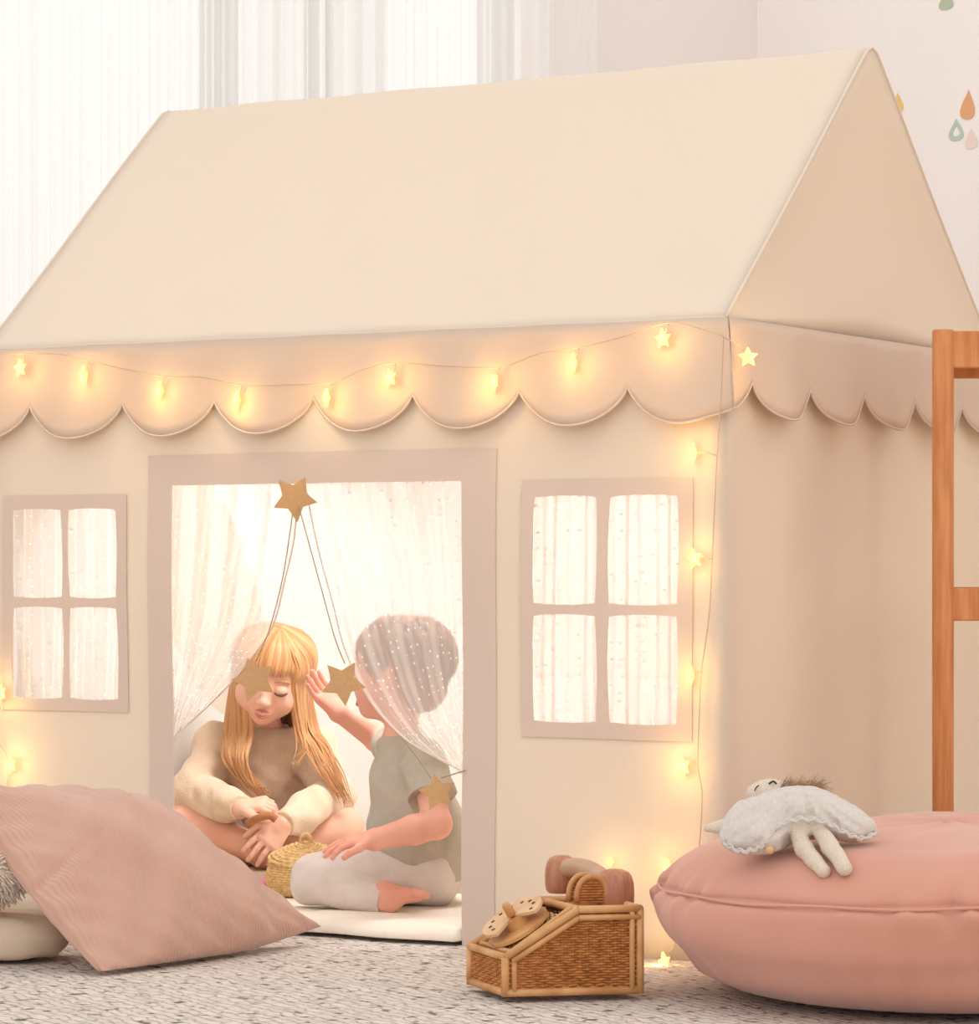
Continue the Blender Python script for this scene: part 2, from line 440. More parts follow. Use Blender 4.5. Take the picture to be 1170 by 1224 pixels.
bm = bmesh.new(); wallbox(bm, cornerp, rdir, rn, 0, 7.0, 0, WH, .15); struct('wall_right', bm, M_wall)
bm = bmesh.new(); c0 = CAM + FWD * 5.2; box(bm, (c0.x, c0.y, -.03), 13, 13, .044, RGT, FWD, UP); struct('floor', bm, M_floor)
bm = bmesh.new(); wallbox(bm, cornerp, bdir, bn * -1, .0, 6.5, 0, .09, .014); struct('baseboard_back', bm, M_wall)
bm = bmesh.new(); wallbox(bm, cornerp, rdir, rn * -1, .014, 7.0, 0, .09, .014); struct('baseboard_right', bm, M_wall)
# window
wf = thing('window_1', 'tall window behind the white voile curtains', 'window', cornerp); wf['kind'] = 'structure'
del wf['label']; del wf['category']
bm = bmesh.new()
for s in (W0 + .03, W1 - .03, 1.58, 1.92, 3.0): wallbox(bm, cornerp, bdir, bn, s - .03, s + .03, WB, WT, .09)
for z in (WB + .03, WT - .03): wallbox(bm, cornerp, bdir, bn, W0, W1, z - .03, z + .03, .09)
obj('window_frame', bm, M_frame, wf, smooth=False)
mg = bpy.data.materials.new('window_glass'); mg.use_nodes = True
_n = mg.node_tree.nodes; _l = mg.node_tree.links; _n.remove(_n['Principled BSDF'])
_t = _n.new('ShaderNodeBsdfTransparent'); _g = _n.new('ShaderNodeBsdfGlossy'); _g.inputs['Roughness'].default_value = .02
_m = _n.new('ShaderNodeMixShader'); _m.inputs[0].default_value = .04
_l.new(_t.outputs[0], _m.inputs[1]); _l.new(_g.outputs[0], _m.inputs[2]); _l.new(_m.outputs[0], _n['Material Output'].inputs[0])
for s0, s1 in ((W0 + .06, 1.55), (1.61, 1.89), (1.95, 2.97), (3.03, W1 - .06)):
    bm = bmesh.new(); wallbox(bm, cornerp + bn * .04, bdir, bn, s0, s1, WB + .06, WT - .06, .006); obj('pane', bm, mg, wf, smooth=False)

# voile curtains: three panels
def s_at(px):      # distance along the back wall where a pixel column meets it
    k = (px - 585) / FPX
    return (XC - k * Z0) / (math.cos(A40) - k * math.sin(A40))
def voile(s0, s1, seed, label, n=9, amp=.035):
    r = random.Random(seed); ph = [r.random() * 6.28 for _ in range(4)]
    def f(u, v):
        s = s0 + (s1 - s0) * u
        a = math.sin(u * n * 6.28 + ph[0] + 1.6 * math.sin(u * 5 + ph[1])) * amp * (.55 + .45 * math.sin(u * 7 + ph[3]))
        a += math.sin(u * n * 2.7 * 6.28 + ph[2]) * amp * .28
        a *= .75 + .25 * v
        return cornerp + bdir * (s + .3 * a * math.sin(u * 31)) - bn * (.16 + a) + UP * (2.72 - v * 2.70)
    bm = bmesh.new(); grid(bm, f, 420, 6); o = obj('voile_curtain', bm, M_curt)
    recenter(o); tag(o, label, 'curtain'); return o
voile(s_at(263), 4.55, 3, 'wide sheer white curtain at the left, above the low end of the tent roof', 34)
voile(s_at(420), s_at(268), 5, 'narrow sheer white curtain with deep grey folds behind the left ridge of the tent', 6, .05)
voile(s_at(668), s_at(424), 9, 'smooth sheer white curtain hanging next to the bare grey-white wall', 7, .022)
bm = bmesh.new(); tube(bm, [cornerp + bdir * .6 - bn * .16 + UP * 2.74, cornerp + bdir * 4.75 - bn * .16 + UP * 2.74], .013, 12)
for s in (.62, 2.6, 4.7):
    tube(bm, [cornerp + bdir * s - bn * .0 + UP * 2.78, cornerp + bdir * s - bn * .16 + UP * 2.74], .008, 8)
tag(recenter(obj('curtain_rod', bm, M_wall)), 'white rod carrying the sheer curtains above the window', 'curtain rod')

# wall decals (real stickers, flat things on the right wall)
def on_rwall(px, py):
    k = (px - 585) / FPX   # XC + t sin = k (Z0 - t cos)
    t = (k * Z0 - XC) / (math.sin(A40) + k * math.cos(A40)); d = Z0 - t * math.cos(A40)
    return K(px, py, d) - rn * .001, d
def decal(px, py, w_, h_, rgb, label, hollow=False, rot=0, up=1, group=None):
    c, d = on_rwall(px, py); W = w_ / FPX * d / 2 / .643; H = h_ / FPX * d / 2
    pts = []
    for i in range(28):
        a = 2 * PI * i / 28; t = math.cos(a)        # teardrop: pointed at top
        x = math.sin(a) * (1 - t) * .77; y = t
        x = math.copysign(abs(x) ** .85, x)
        x *= W; y *= H * up
        pts.append((x * math.cos(rot) - y * math.sin(rot), x * math.sin(rot) + y * math.cos(rot)))
    bm = bmesh.new(); ax = rdir
    def ring(sc_, off): return [bm.verts.new(c + ax * (x * sc_) + UP * (y * sc_ - (H * .1 * up if sc_ < 1 else 0)) - rn * off) for x, y in pts]
    A = ring(1, .0006)
    if hollow:
        B = ring(.5, .0006)
        for i in range(28): bm.faces.new((A[i], A[(i + 1) % 28], B[(i + 1) % 28], B[i]))
    else: bm.faces.new(A)
    C0 = ring(1, 0)
    for i in range(28): bm.faces.new((A[i], A[(i + 1) % 28], C0[(i + 1) % 28], C0[i]))
    o = obj('wall_decal', bm, mat('decal_%d_%d_%d' % rgb, rgb, .8, bump=.01), smooth=False); recenter(o)
    tag(o, label, 'wall sticker', 'raindrop stickers on the right wall')
decal(1131, 1, 15, 22, (184, 196, 172), 'sage green raindrop sticker cut off by the top of the photo')
decal(1157, 125, 15, 36, (228, 172, 128), 'orange raindrop sticker, tallest one on the wall', rot=-.08)
decal(1143, 155, 15, 27, (186, 206, 196), 'mint outlined raindrop sticker with an open centre', hollow=True)
decal(1161, 166, 13, 24, (240, 220, 212), 'faint pink raindrop sticker below the orange one', up=1)
decal(1073, 123, 12, 24, (240, 200, 130), 'yellow raindrop sticker half hidden by the tent gable')

# rug
bm = bmesh.new()
cr_ = CAM + FWD * 5.15 + RGT * .0
box(bm, (cr_.x, cr_.y, -.004), 3.4, 4.2, .008, RGT, FWD, UP, bev=.003)
rug = obj('woven_rug', bm, M_rug, smooth=False); recenter(rug)
tag(rug, 'large grey and cream flecked wool rug under the tent and cushions', 'rug')

# ------------------------------------------------------------ tent
L_ = .2986 * D; Wd = .224 * D
ZE = HC + 297 * U; ZR = HC + 687 * U
tent = thing('play_tent', 'cream fabric playhouse tent with scalloped eaves and pitched roof, children inside', 'tent', (-L_ / 2, Wd / 2, 0))
def lx(px):     # tent X of a pixel column on the front wall (metres, negative to the left)
    q = px - 585
    return -(283 - q) / (CA * FPX + SA * q) * D
def lxr(px, y=0): return onY(px, 677, y).x
def zz(cp): return HC + cp * U
# front wall with holes
holes = [(lx(204), lx(556), -.01, zz(109)), (lx(15), lx(141), zz(-181), zz(78)), (lx(637), lx(811), zz(-192), zz(87))]
def wavey(x, z):
    return .006 * math.sin(x * 5 + z * 3) + .004 * math.sin(z * 9 + x * 7 + 1) + .002 * math.sin(x * 23 + z * 4)
bx = sorted({-L_, 0, *[h[0] for h in holes], *[h[1] for h in holes]}); bz = sorted({0, ZE, *[max(0, h[2]) for h in holes], *[h[3] for h in holes]})
def refine(v, st):
    o = []
    for a, b in zip(v, v[1:]):
        n = max(1, int((b - a) / st)); o += [a + (b - a) * i / n for i in range(n)]
    return o + [v[-1]]
def wall_grid(xs, zs, P, hs=()):
    bm = bmesh.new(); V = {}
    def g(i, j):
        if (i, j) not in V: V[i, j] = bm.verts.new(P(xs[i], zs[j]))
        return V[i, j]
    for i in range(len(xs) - 1):
        for j in range(len(zs) - 1):
            cx = (xs[i] + xs[i + 1]) / 2; cz = (zs[j] + zs[j + 1]) / 2
            if any(h[0] < cx < h[1] and h[2] < cz < h[3] for h in hs): continue
            bm.faces.new((g(i, j), g(i + 1, j), g(i + 1, j + 1), g(i, j + 1)))
    return bm
edge = lambda t: max(0, min(1, t * 8, (1 - t) * 8))
def frontP(x, z):
    e = edge(-x / L_) * max(0, min(1, (ZE - z) / .25))
    return Vector((x, wavey(x, z) * e, z))
o = obj('front_wall', wall_grid(refine(bx, .03), refine(bz, .04), frontP, holes), M_fab, tent)
def solid(o, t, off=0):
    m = o.modifiers.new('thickness', 'SOLIDIFY'); m.thickness = t; m.offset = off; return o
solid(o, .002)
def sideP(y, z, x0, sg):
    t = y / Wd; e = edge(t)
    ft = max(0, min(1, (ZE - z) / .25))
    b = .014 * ft * math.sin(min(1, t * 5) * PI) * (1 if t < .2 else 0) + .012 * math.sin(PI * max(0, (t - .2) / .8)) + .003 * math.sin(z * 7 + y * 5) * e * ft
    return Vector((x0 + sg * b, y, z))
ys = refine([0, Wd], .03); zs = refine([0, ZE], .05)
solid(obj('side_wall', wall_grid(ys, zs, lambda y, z: sideP(y, z, 0, -1)), M_fab, tent), .002)
solid(obj('side_wall', wall_grid(ys, zs, lambda y, z: sideP(y, z, -L_, 1)), M_fab, tent), .002)
rw = (-L_ * .72, -L_ * .28, zz(-150), zz(110))
solid(obj('rear_wall', wall_grid(refine(sorted([-L_, 0, rw[0], rw[1]]), .05), refine(sorted([0, ZE, rw[2], rw[3]]), .05), lambda x, z: Vector((x, Wd + wavey(x, z) * edge(-x / L_), z)), [rw]), M_fab, tent), .002)
def rear_sheer(u, v):
    return Vector((rw[0] - .02 + (rw[1] - rw[0] + .04) * u, Wd - .02 + .006 * math.sin(u * 60), rw[3] + .02 - (rw[3] - rw[2] + .04) * v))
bm = bmesh.new(); grid(bm, rear_sheer, 80, 6, (8, 8)); obj('rear_window_curtain', bm, M_wsheer, tent)
# roof: both slopes and gables as one tensioned shell
def roofP(t, s):     # t along ridge 0 (right) ..1 (left); s 0 front eave ..1 ridge ..2 rear eave
    x = -L_ * t; q = s if s <= 1 else 2 - s
    # rounded ridge
    rr = .045
    y = Wd / 2 * s; z = ZE + (ZR - ZE) * q
    sag = -.012 * math.sin(PI * min(1, max(0, t))) * math.sin(PI * q * .98)
    if q > 1 - rr: z -= (ZR - ZE) * (q - (1 - rr)) ** 2 / rr * .45
    if q < .001: z -= 0
    nrm = Vector((0, -(ZR - ZE), Wd / 2)).normalized() if s <= 1 else Vector((0, (ZR - ZE), Wd / 2)).normalized()
    p = Vector((x, y, z)) + nrm * sag
    p += nrm * .0015 * math.sin(x * 19 + z * 13)
    return p
NS = 60; NT = 50
bm = bmesh.new(); V = [[bm.verts.new(roofP(i / NT, j * 2 / NS)) for j in range(NS + 1)] for i in range(NT + 1)]
for i in range(NT):
    for j in range(NS): bm.faces.new((V[i][j], V[i][j + 1], V[i + 1][j + 1], V[i + 1][j]))
solid(obj('roof', bm, M_fab, tent), .002)
def gable(x0, sg):
    bm = bmesh.new(); G = []
    H = NS // 2
    for j in range(NS + 1):
        top = roofP(0, j * 2 / NS); col = []
        for k in range(13):
            t = k / 12; z = ZE + (top.z - ZE) * t; y = top.y + (0) 
            w_ = math.sin(PI * j / NS) * math.sin(PI * t)
            col.append(bm.verts.new((x0 - sg * .014 * w_ , y, z)))
        G.append(col)
    for j in range(NS):
        for k in range(12): bm.faces.new((G[j][k], G[j + 1][k], G[j + 1][k + 1], G[j][k + 1]))
    bmesh.ops.remove_doubles(bm, verts=bm.verts, dist=1e-5)
    return bm
solid(obj('gable', gable(0, 1), M_fab, tent), .002)
solid(obj('gable', gable(-L_, -1), M_fab, tent), .002)
# rounded seam piping on the gable edges, ridge and eaves
for x0 in (0, -L_):
    bm = bmesh.new(); tube(bm, [roofP(0 if x0 == 0 else 1, j * 2 / NS) for j in range(NS + 1)], .003, 8); obj('roof_seam', bm, M_fab, tent)
for y0 in (0, Wd):
    bm = bmesh.new(); tube(bm, [Vector((-L_ * i / 40, y0, ZE + .001 * math.sin(i))) for i in range(41)], .004, 8); obj('eave_seam', bm, M_fab, tent)
# inner poles carrying the tent
for xx in (-.03, -L_ + .03):
    for yy in (.03,):
        bm = bmesh.new(); tube(bm, [(xx, yy, .009), (xx, yy, ZE - .01)], .008, 10); obj('pole', bm, M_beech, tent)
# valances: wrap the eaves, flare outwards, scalloped hem
SP = .0402 * D; N0 = .0335 * D
def scal(s, s0, sp, zn, zb):      # hem height at arc position s
    t = ((s - s0) / sp) % 1.0
    c = (4 * t * (1 - t)) ** .5 if 0 < t < 1 else 0
    c = c ** 1.5
    return zn + (zb - zn) * c
ZN = zz(218); ZB = zz(172)
def val_obj(P, n, name='valance'):
    bm = bmesh.new(); rows = 9; G = []
    for i in range(n + 1): G.append([bm.verts.new(P(i / n, k / rows)) for k in range(rows + 1)])
    for i in range(n):
        for k in range(rows): bm.faces.new((G[i][k], G[i + 1][k], G[i + 1][k + 1], G[i][k + 1]))
    return solid(obj(name, bm, M_val, tent), .0025)
hems = []
def front_val(t, v):
    s = .0 + t * L_                       # distance from the right corner going left
    hem = scal(s, N0, SP, ZN, ZB)
    z = ZE + (hem - ZE) * v
    ph = (s - N0) / SP
    out = .008 + .026 * v * (.6 + .4 * math.cos(2 * PI * (ph - .5))) + .003 * math.sin(s * 14) * v
    return Vector((-s + (.006 + .02 * v) * (1 if s < .03 else 0) * (1 - s / .03), -out, z))
val_obj(front_val, 400)
SP2 = .0432 * D; N2 = .0135 * D
def side_val(t, v):
    s = t * Wd
    if s < N2:
        a = 2 * 0
    hem = scal(s, N2, SP2, zz(222), zz(180)) if s >= N2 else scal(-s * 1.0, N0, SP, ZN, ZB)
    if s < N2:
        hem0 = scal(0.0001, N0, SP, ZN, ZB); q = s / N2; hem = hem0 + (zz(222) - hem0) * q ** 1.5
    z = ZE + (hem - ZE) * v
    ph = (s - N2) / SP2
    out = .008 + .026 * v * (.6 + .4 * math.cos(2 * PI * (ph - .5)))
    return Vector((out, s - (.004 + .02 * v) * max(0, 1 - s / .05), z))
val_obj(side_val, 300)
for hem_f, n in ((front_val, 400), (side_val, 300)):
    bm = bmesh.new(); tube(bm, [hem_f(i / n, 1.0) for i in range(n + 1)], .0022, 6)
    obj('valance_binding', bm, M_trim, tent)
# rear and far valances
val_obj(lambda t, v: Vector((-L_ * t, Wd + .004 + .02 * v, ZE + (scal(t * L_, N0, SP, ZN, ZB) - ZE) * v)), 200)
val_obj(lambda t, v: Vector((-L_ - .004 - .02 * v, Wd * t, ZE + (scal(t * Wd, N2, SP2, ZN, ZB) - ZE) * v)), 200)

# trim around door and windows
def fP(x, z, off): 
    p = frontP(x, z); return Vector((x, p.y - off, z))
def trim(name, xo, zo, xi, zi, mid=None, bottom=True):
    """xo, zo outer ranges; xi, zi inner ranges; mid=(x0,x1,z0,z1) crossbars"""
    xs = sorted({*xo, *xi, *(mid[:2] if mid else ())}); zs = sorted({*zo, *zi, *(mid[2:] if mid else ())})
    hs = []
    if mid:
        hs = [(a, b, c, d) for a, b in ((xi[0], mid[0]), (mid[1], xi[1])) for c, d in ((zi[0], mid[2]), (mid[3], zi[1]))]
    else: hs = [(xi[0], xi[1], zi[0] - 9, zi[1])]
    X = refine(xs, .02); Z = refine(zs, .02)
    def P(x, z):
        dx = dz = 0
        if mid:
            for h in hs:
                u = (x - h[0]) / (h[1] - h[0]); v = (z - h[2]) / (h[3] - h[2])
                if -1e-4 <= v <= 1.0001 and (abs(u) < 1e-4 or abs(u - 1) < 1e-4):
                    bow = .0045 * (1 - (2 * v - 1) ** 2)
                    dx += bow * (-1 if u < .5 else 1) * .8
                if -1e-4 <= u <= 1.0001 and (abs(v) < 1e-4 or abs(v - 1) < 1e-4):
                    dz += .003 * (1 - (2 * u - 1) ** 2) * (-1 if v < .5 else 1)
        return fP(x + dx, z + dz, .0030)
    return solid(obj(name, wall_grid(X, Z, P, hs), M_trim, tent, smooth=False), .0016)
trim('door_surround', (lx(177), lx(595)), (0.004, zz(147.5)), (lx(205.5), lx(555)), (0, zz(107)))
trim('window_surround', (lx(5), lx(152)), (zz(-196), zz(97)), (lx(17), lx(139)), (zz(-178), zz(76)), (lx(72), lx(82), zz(-57), zz(-41)))
trim('window_surround', (lx(625), lx(828)), (zz(-211), zz(107)), (lx(639.5), lx(809)), (zz(-190), zz(85)), (lx(712), lx(729), zz(-61), zz(-45)))

# added white liner imitating the backlit interior, rounded in the far corner
def linerP(u, v):
    r = .22; x0, x1, y0, y1 = -L_ + .012, -.02, .05, Wd - .014
    a_ = y1 - y0 - r; b_ = r * PI / 2; c_ = x1 - x0 - r; s = u * (a_ + b_ + c_)
    if s < a_: p = (x0, y0 + s)
    elif s < a_ + b_: t = (s - a_) / r; p = (x0 + r - r * math.cos(t), y1 - r + r * math.sin(t))
    else: p = (x0 + r + s - a_ - b_, y1)
    return Vector((p[0], p[1], .012 + v * (ZE - .03)))
bm = bmesh.new(); grid(bm, linerP, 90, 8); solid(obj('added_white_liner', bm, M_liner, tent), .0015)

# sheer curtains behind the two windows
def wc(x0, x1, z0, z1, seed):
    r = random.Random(seed); a, b, c = [r.random() * 6 for _ in range(3)]
    def f(u, v):
        x = x0 + (x1 - x0) * u + .006 * math.sin(v * 3 + a) * (u - .3)
        y = .028 + .007 * math.sin(u * 26 + a + .7 * math.sin(v * 2.2 + c) * (1 + u)) + .004 * math.sin(u * 71 + b + v)
        return Vector((x, y, z1 + (z0 - z1) * v))
    bm = bmesh.new(); grid(bm, f, 140, 16, (1.6, 2.4)); obj('window_curtain', bm, M_wsheer, tent)
wc(lx(8), lx(150), zz(-190), zz(90), 1)
wc(lx(629), lx(822), zz(-205), zz(98), 2)

# door curtains, swept aside and tied at the jambs
def resample(poly, n):
    P = [Vector(p).to_3d() if len(p) == 2 else Vector(p) for p in poly]; P = catmull([Vector((p[0], p[1], 0)) for p in P], 12)
    Ls = [0]
    for a, b in zip(P, P[1:]): Ls.append(Ls[-1] + (b - a).length)
    out = []
    for i in range(n + 1):
        t = Ls[-1] * i / n; k = max(0, min(len(P) - 2, next((j for j in range(len(Ls) - 1) if Ls[j + 1] >= t), len(P) - 2)))
        q = (t - Ls[k]) / max(1e-9, Ls[k + 1] - Ls[k]); out.append(P[k].lerp(P[k + 1], q))
    return out
def door_curtain(inner, jamb, seed, nf=5):
    r = random.Random(seed); a, b = r.random() * 6, r.random() * 6
    I = resample(inner, 60); J = resample(jamb, 60)
    def f(u, v):
        k = min(59, int(v * 60)); q = v * 60 - k
        i = I[k].lerp(I[k + 1], q); j = J[k].lerp(J[k + 1], q)
        # cloth between jamb and leading edge sags toward the tie
        p = j.lerp(i, u); p.y += 16 * math.sin(PI * u) * v * v
        amp = .009 * (1 - .45 * v)
        y = .045 + amp * math.sin(u * nf * 6.28 + a + 1.6 * math.sin(u * 4 + v * 2.5)) + .0022 * math.sin(u * nf * 15 + b + 2 * math.sin(v * 3)) - .012 * v
        return onY(p.x, p.y, y)
    bm = bmesh.new(); grid(bm, f, 150, 60, (1.7, 3.2)); o = obj('door_curtain', bm, M_sheer, tent)
    bm = bmesh.new(); tube(bm, [f(1, k / 60) for k in range(61)], .0016, 6); obj('curtain_hem', bm, M_trim, o)
    return o
door_curtain([(357, 566), (352, 640), (340, 695), (326, 748), (298, 790), (258, 835), (204, 884)],
             [(194, 566), (194, 640), (194, 720), (194, 790), (195, 840), (196, 865), (197, 880)], 3)
door_curtain([(362, 566), (379, 650), (397, 718), (412, 775), (440, 835), (480, 880), (520, 905), (560, 925)],
             [(566, 566), (566, 640), (566, 720), (566, 790), (566, 850), (566, 890), (566, 915)], 8, 5)

# quilted pad under the children
def pad(u, v):
    x = -L_ + .02 + (L_ - .04) * u; y0 = -.03 if lx(206) < x < lx(554) else .012
    y = y0 + (Wd - .02 - y0) * v
    e = min(u, 1 - u, v * 1.0, 1 - v); h = .028 * min(1, (max(0, e) / .02)) ** .5 if e > 0 else .004
    q = abs(math.sin(u * PI * 9)) * abs(math.sin(v * PI * 7))
    return Vector((x, y + (.006 * math.sin(u * 40) if v < .01 else 0), .004 + h * (.86 + .14 * q ** .4)))
bm = bmesh.new(); grid(bm, pad, 240, 130)
pd = obj('play_mat', bm, M_quilt); recenter(pd)
m = pd.modifiers.new('thickness', 'SOLIDIFY'); m.thickness = .003; m.offset = 1
tag(pd, 'cream quilted play mat covering the tent floor and lapping out of its doorway', 'mat')

# ------------------------------------------------------------ star string lights
sl = thing('string_lights', 'warm star-shaped fairy lights strung along the scalloped eave and down the tent corner', 'string lights', (-.3, -.05, ZE - .1))
def vpt(px, py, off=.034):
    return onY(px, py, -off)
bulbs = [(24, 440, .1), (100, 448, 1.2), (191, 467, .3), (283, 478, .8), (390, 475, 2.), (466, 452, .2), (590, 457, .5), (685, 434, 1.4), (792, 405, .1)]
downs = [(828, 542, 1.4), (830, 668, 1.5), (825, 808, 1.3), (817, 917, .4)]
GLOWC = (1, .60, .17)
def bulb(p, rot, nrm_ax, R=.0170, tilt=0.0, glow=.15):
    ax, ay = nrm_ax
    a = (ax * math.cos(tilt) + ax.cross(ay) * math.sin(tilt)).normalized()
    b = obj('star_bulb', star_bm(p, a, ay, R, R * .5, .004, rot, .005), M_bulb, sl, smooth=False)
    n = ax.cross(ay).normalized()
    light('fairy_light', 'POINT', p + n * .026, glow, GLOWC, .012)
wire = []
axF = (Vector((1, 0, 0)), Vector((0, 0, 1)))
for i, (x, y, r_) in enumerate(bulbs):
    p = vpt(x, y); bulb(p, r_, axF, tilt=[.2, 1.25, .9, .8, .9, .35, .7, 1.1, .2][i])
    wire.append(p + Vector((.012, 0, .02)))
bm = bmesh.new()
pts = [onY(-8, 424, -.034)]
for i, p in enumerate(wire):
    pts.append(p + Vector((0, 0, .006)))
    if i < len(wire) - 1: pts.append((p + wire[i + 1]) / 2 + Vector((0, 0, .012 - .008 * (i % 2))))
pts.append(onY(845, 395, -.034)); corner = onX(872, 404, .03); pts.append(corner + Vector((.004, -.03, 0)))
pts.append(onX(890, 418, .036))
tube(bm, catmull(pts, 6), .0011, 6)
for (x, y, r_), p in zip(bulbs, wire): tube(bm, [p + Vector((0, 0, .006)), vpt(x, y) + Vector((.003, 0, .004))], .0012, 6)
dp = [corner + Vector((.004, -.03, 0)), onY(862, 470, -.035), onY(857, 545, -.02), onY(852, 650, -.014), onY(848, 730, -.012), onY(838, 806, -.016), onY(836, 850, -.014), onY(834, 912, -.016), onY(839, 950, -.014), onY(836, 1010, -.014), onY(828, 1080, -.02), onY(800, 1140, -.03)]
tube(bm, catmull(dp, 8), .0011, 6)
for (x, y, r_), e in zip(downs, [(857, 545), (851, 668), (840, 804), (834, 912)]):
    tube(bm, catmull([onY(e[0], e[1], -.014), onY((x + e[0]) / 2, (y + e[1]) / 2 - 3, -.02), onY(x + 6, y, -.018)], 5), .0011, 6)
tube(bm, catmull([onY(-8, 424, -.034), onY(-12, 600, -.02), onY(-6, 780, -.014), onY(2, 828, -.014), onY(-4, 880, -.014), onY(10, 914, -.014), onY(0, 1000, -.014)], 6), .0011, 6)
obj('wire', bm, M_wire, sl)
for i, (x, y, r_) in enumerate(downs): bulb(onY(x, y, -.02), r_, axF, tilt=[1.2, .3, 1.2, .6][i])
bulb(onY(1, 828, -.02), .3, axF, tilt=.4); bulb(onY(13, 914, -.02), .3, axF, tilt=.4)
bulb(onY(794, 1150, -.05), .3, axF, tilt=.5, glow=.22); bulb(onY(797, 1036, -.02), .6, axF, tilt=.9, glow=.10); bulb(onY(729, 1030, -.012), .6, axF, R=.008, tilt=1.2, glow=.05)
bulb(onX(894, 427, .046), 1.3, (Vector((0, 1, 0)), Vector((0, 0, 1))), tilt=.9)

# ------------------------------------------------------------ felt star garland on the doorway
gs = thing('star_garland', 'gold felt stars strung from the top of the tent doorway', 'garland', onY(352, 595, -.02))
def fstar(x, y, off, R, rot, tilt=0):
    p = onY(x, y, -off); ax = (RGT * math.cos(tilt) + FWD * math.sin(tilt)); obj('star', star_bm(p, ax, UP, R, R * .52, .006, rot, .001), M_star, gs, smooth=False)
fstar(352, 595, .02, .043, PI + .12, .35)
fstar(410, 816, .035, .042, PI + .10, .1)
fstar(304, 812, .030, .042, PI - .30, .1)
bm = bmesh.new()
tube(bm, catmull([onY(350, 612, -.02), onY(338, 690, -.03), onY(322, 752, -.03), onY(306, 790, -.03)], 6), .0012, 6)
tube(bm, catmull([onY(357, 605, -.02), onY(383, 700, -.03), onY(400, 762, -.034), onY(412, 793, -.035)], 6), .0012, 6)
obj('string', bm, M_cordtie, gs)
fs = thing('hanging_star', 'gold felt star hanging low at the right door jamb over the grey T-shirt', 'star ornament', onY(523, 946, -.012))
obj('star', star_bm(onY(523, 947, -.012), RGT, UP, .034, .018, .006, .2, .001), M_star, fs, smooth=False)
bm = bmesh.new(); tube(bm, catmull([onY(527, 930, -.014), onY(540, 926, -.014), onY(556, 921, -.012)], 5), .0012, 6)
tube(bm, catmull([onY(515, 930, -.014), onY(498, 905, .0), onY(478, 880, .02)], 5), .0009, 6); obj('string', bm, M_cordtie, fs)

# ------------------------------------------------------------ cushions
def cushion(name, corners, thick, m, n=46, nrm=None, pw=.5, pin=.10, seed=1, uvs=(3, 3), wr=.004, zmin=.009, sagin=None, down=.5, waist=0, crease=False):
    """corners A,B,C,D around; returns closed puffed pillow"""
    A, B, C_, D_ = [Vector(c) for c in corners]; r = random.Random(seed)
    N0_ = nrm or (B - A).cross(D_ - A).normalized(); ph = [r.random() * 6 for _ in range(6)]
    bm = bmesh.new(); uvl = bm.loops.layers.uv.verify(); S = {}
    def P(u, v, side):
        # edges bow inwards between corners
        uu = u + pin * (0.5 - u) * 2 * (1 - (2 * v - 1) ** 2) * abs(2 * u - 1) ** 3 * .5 * 1
        vv = v + pin * (0.5 - v) * 2 * (1 - (2 * u - 1) ** 2) * abs(2 * v - 1) ** 3 * .5
        vv -= .055 * waist * 10 * (1 - (2 * u - 1) ** 2) * (1 - v) ** 3; uu += .05 * waist * 10 * (1 - (2 * v - 1) ** 2) * u ** 4
        uu += waist * (1 - (2 * v - 1) ** 2) * (1 - u) ** 2
        base = A.lerp(B, uu).lerp(D_.lerp(C_, uu), vv)
        e = max(0, (1 - (2 * u - 1) ** 2) * (1 - (2 * v - 1) ** 2)) ** pw
        w_ = wr * (math.sin(u * 17 + ph[0] + 3 * v) * math.sin(v * 13 + ph[1]) + .6 * math.sin(u * 31 + v * 22 + ph[2])) * min(1, e * 3)
        # tucks running in from the seams
        rim = math.exp(-min(u, 1 - u, v, 1 - v) * 14)
        w_ += wr * .9 * rim * math.sin((u - v) * 48 + ph[3]) * min(1, e * 6)
        if crease: w_ -= min(1, e * 4) * .016 * math.exp(-((v - .42 - (1 - u) * .5) / .022) ** 2) * math.exp(-(1 - u) / .10) - .006 * math.exp(-((v - .50 - (1 - u) * .5) / .03) ** 2) * math.exp(-(1 - u) / .12)
        h = thick * e + w_ * (1 if side > 0 else .3)
        p = base + N0_ * (h if side > 0 else -h * down)
        if p.z < zmin: p.z = zmin + (p.z - zmin) * .05 * 0
        return p
    for side in (1, -1):
        for j in range(n + 1):
            for i in range(n + 1):
                if side < 0 and (i in (0, n) or j in (0, n)): S[side, i, j] = S[1, i, j]
                else: S[side, i, j] = bm.verts.new(P(i / n, j / n, side))
        for j in range(n):
            for i in range(n):
                ij = [(i, j), (i + 1, j), (i + 1, j + 1), (i, j + 1)]
                if side < 0: ij = ij[::-1]
                f = bm.faces.new([S[side, a, b] for a, b in ij])
                for lp, (a, b) in zip(f.loops, ij): lp[uvl].uv = (a / n * uvs[0], b / n * uvs[1])
    o = obj(name, bm, m)
    return o
def fl(px, py, d, z=None):
    p = K(px, py, d)
    if z is not None: p.z = z
    return p
ca = [K(384, 1107, 5.58), K(122, 1166, 5.13), K(-50, 940, 5.32), K(180, 958, 5.56)]
up_n = (ca[1] - ca[0]).cross(ca[3] - ca[0]).normalized()
if up_n.z < 0: up_n = -up_n
cu = cushion('floor_cushion', ca, .098, M_cord, nrm=up_n, pw=.52, seed=4, uvs=(2, 2), wr=.0045, n=90, down=.55, pin=.03, waist=.10, crease=True)
recenter(cu); tag(cu, 'large dusty pink corduroy cushion leaning at the left, its tip on the play mat', 'cushion')
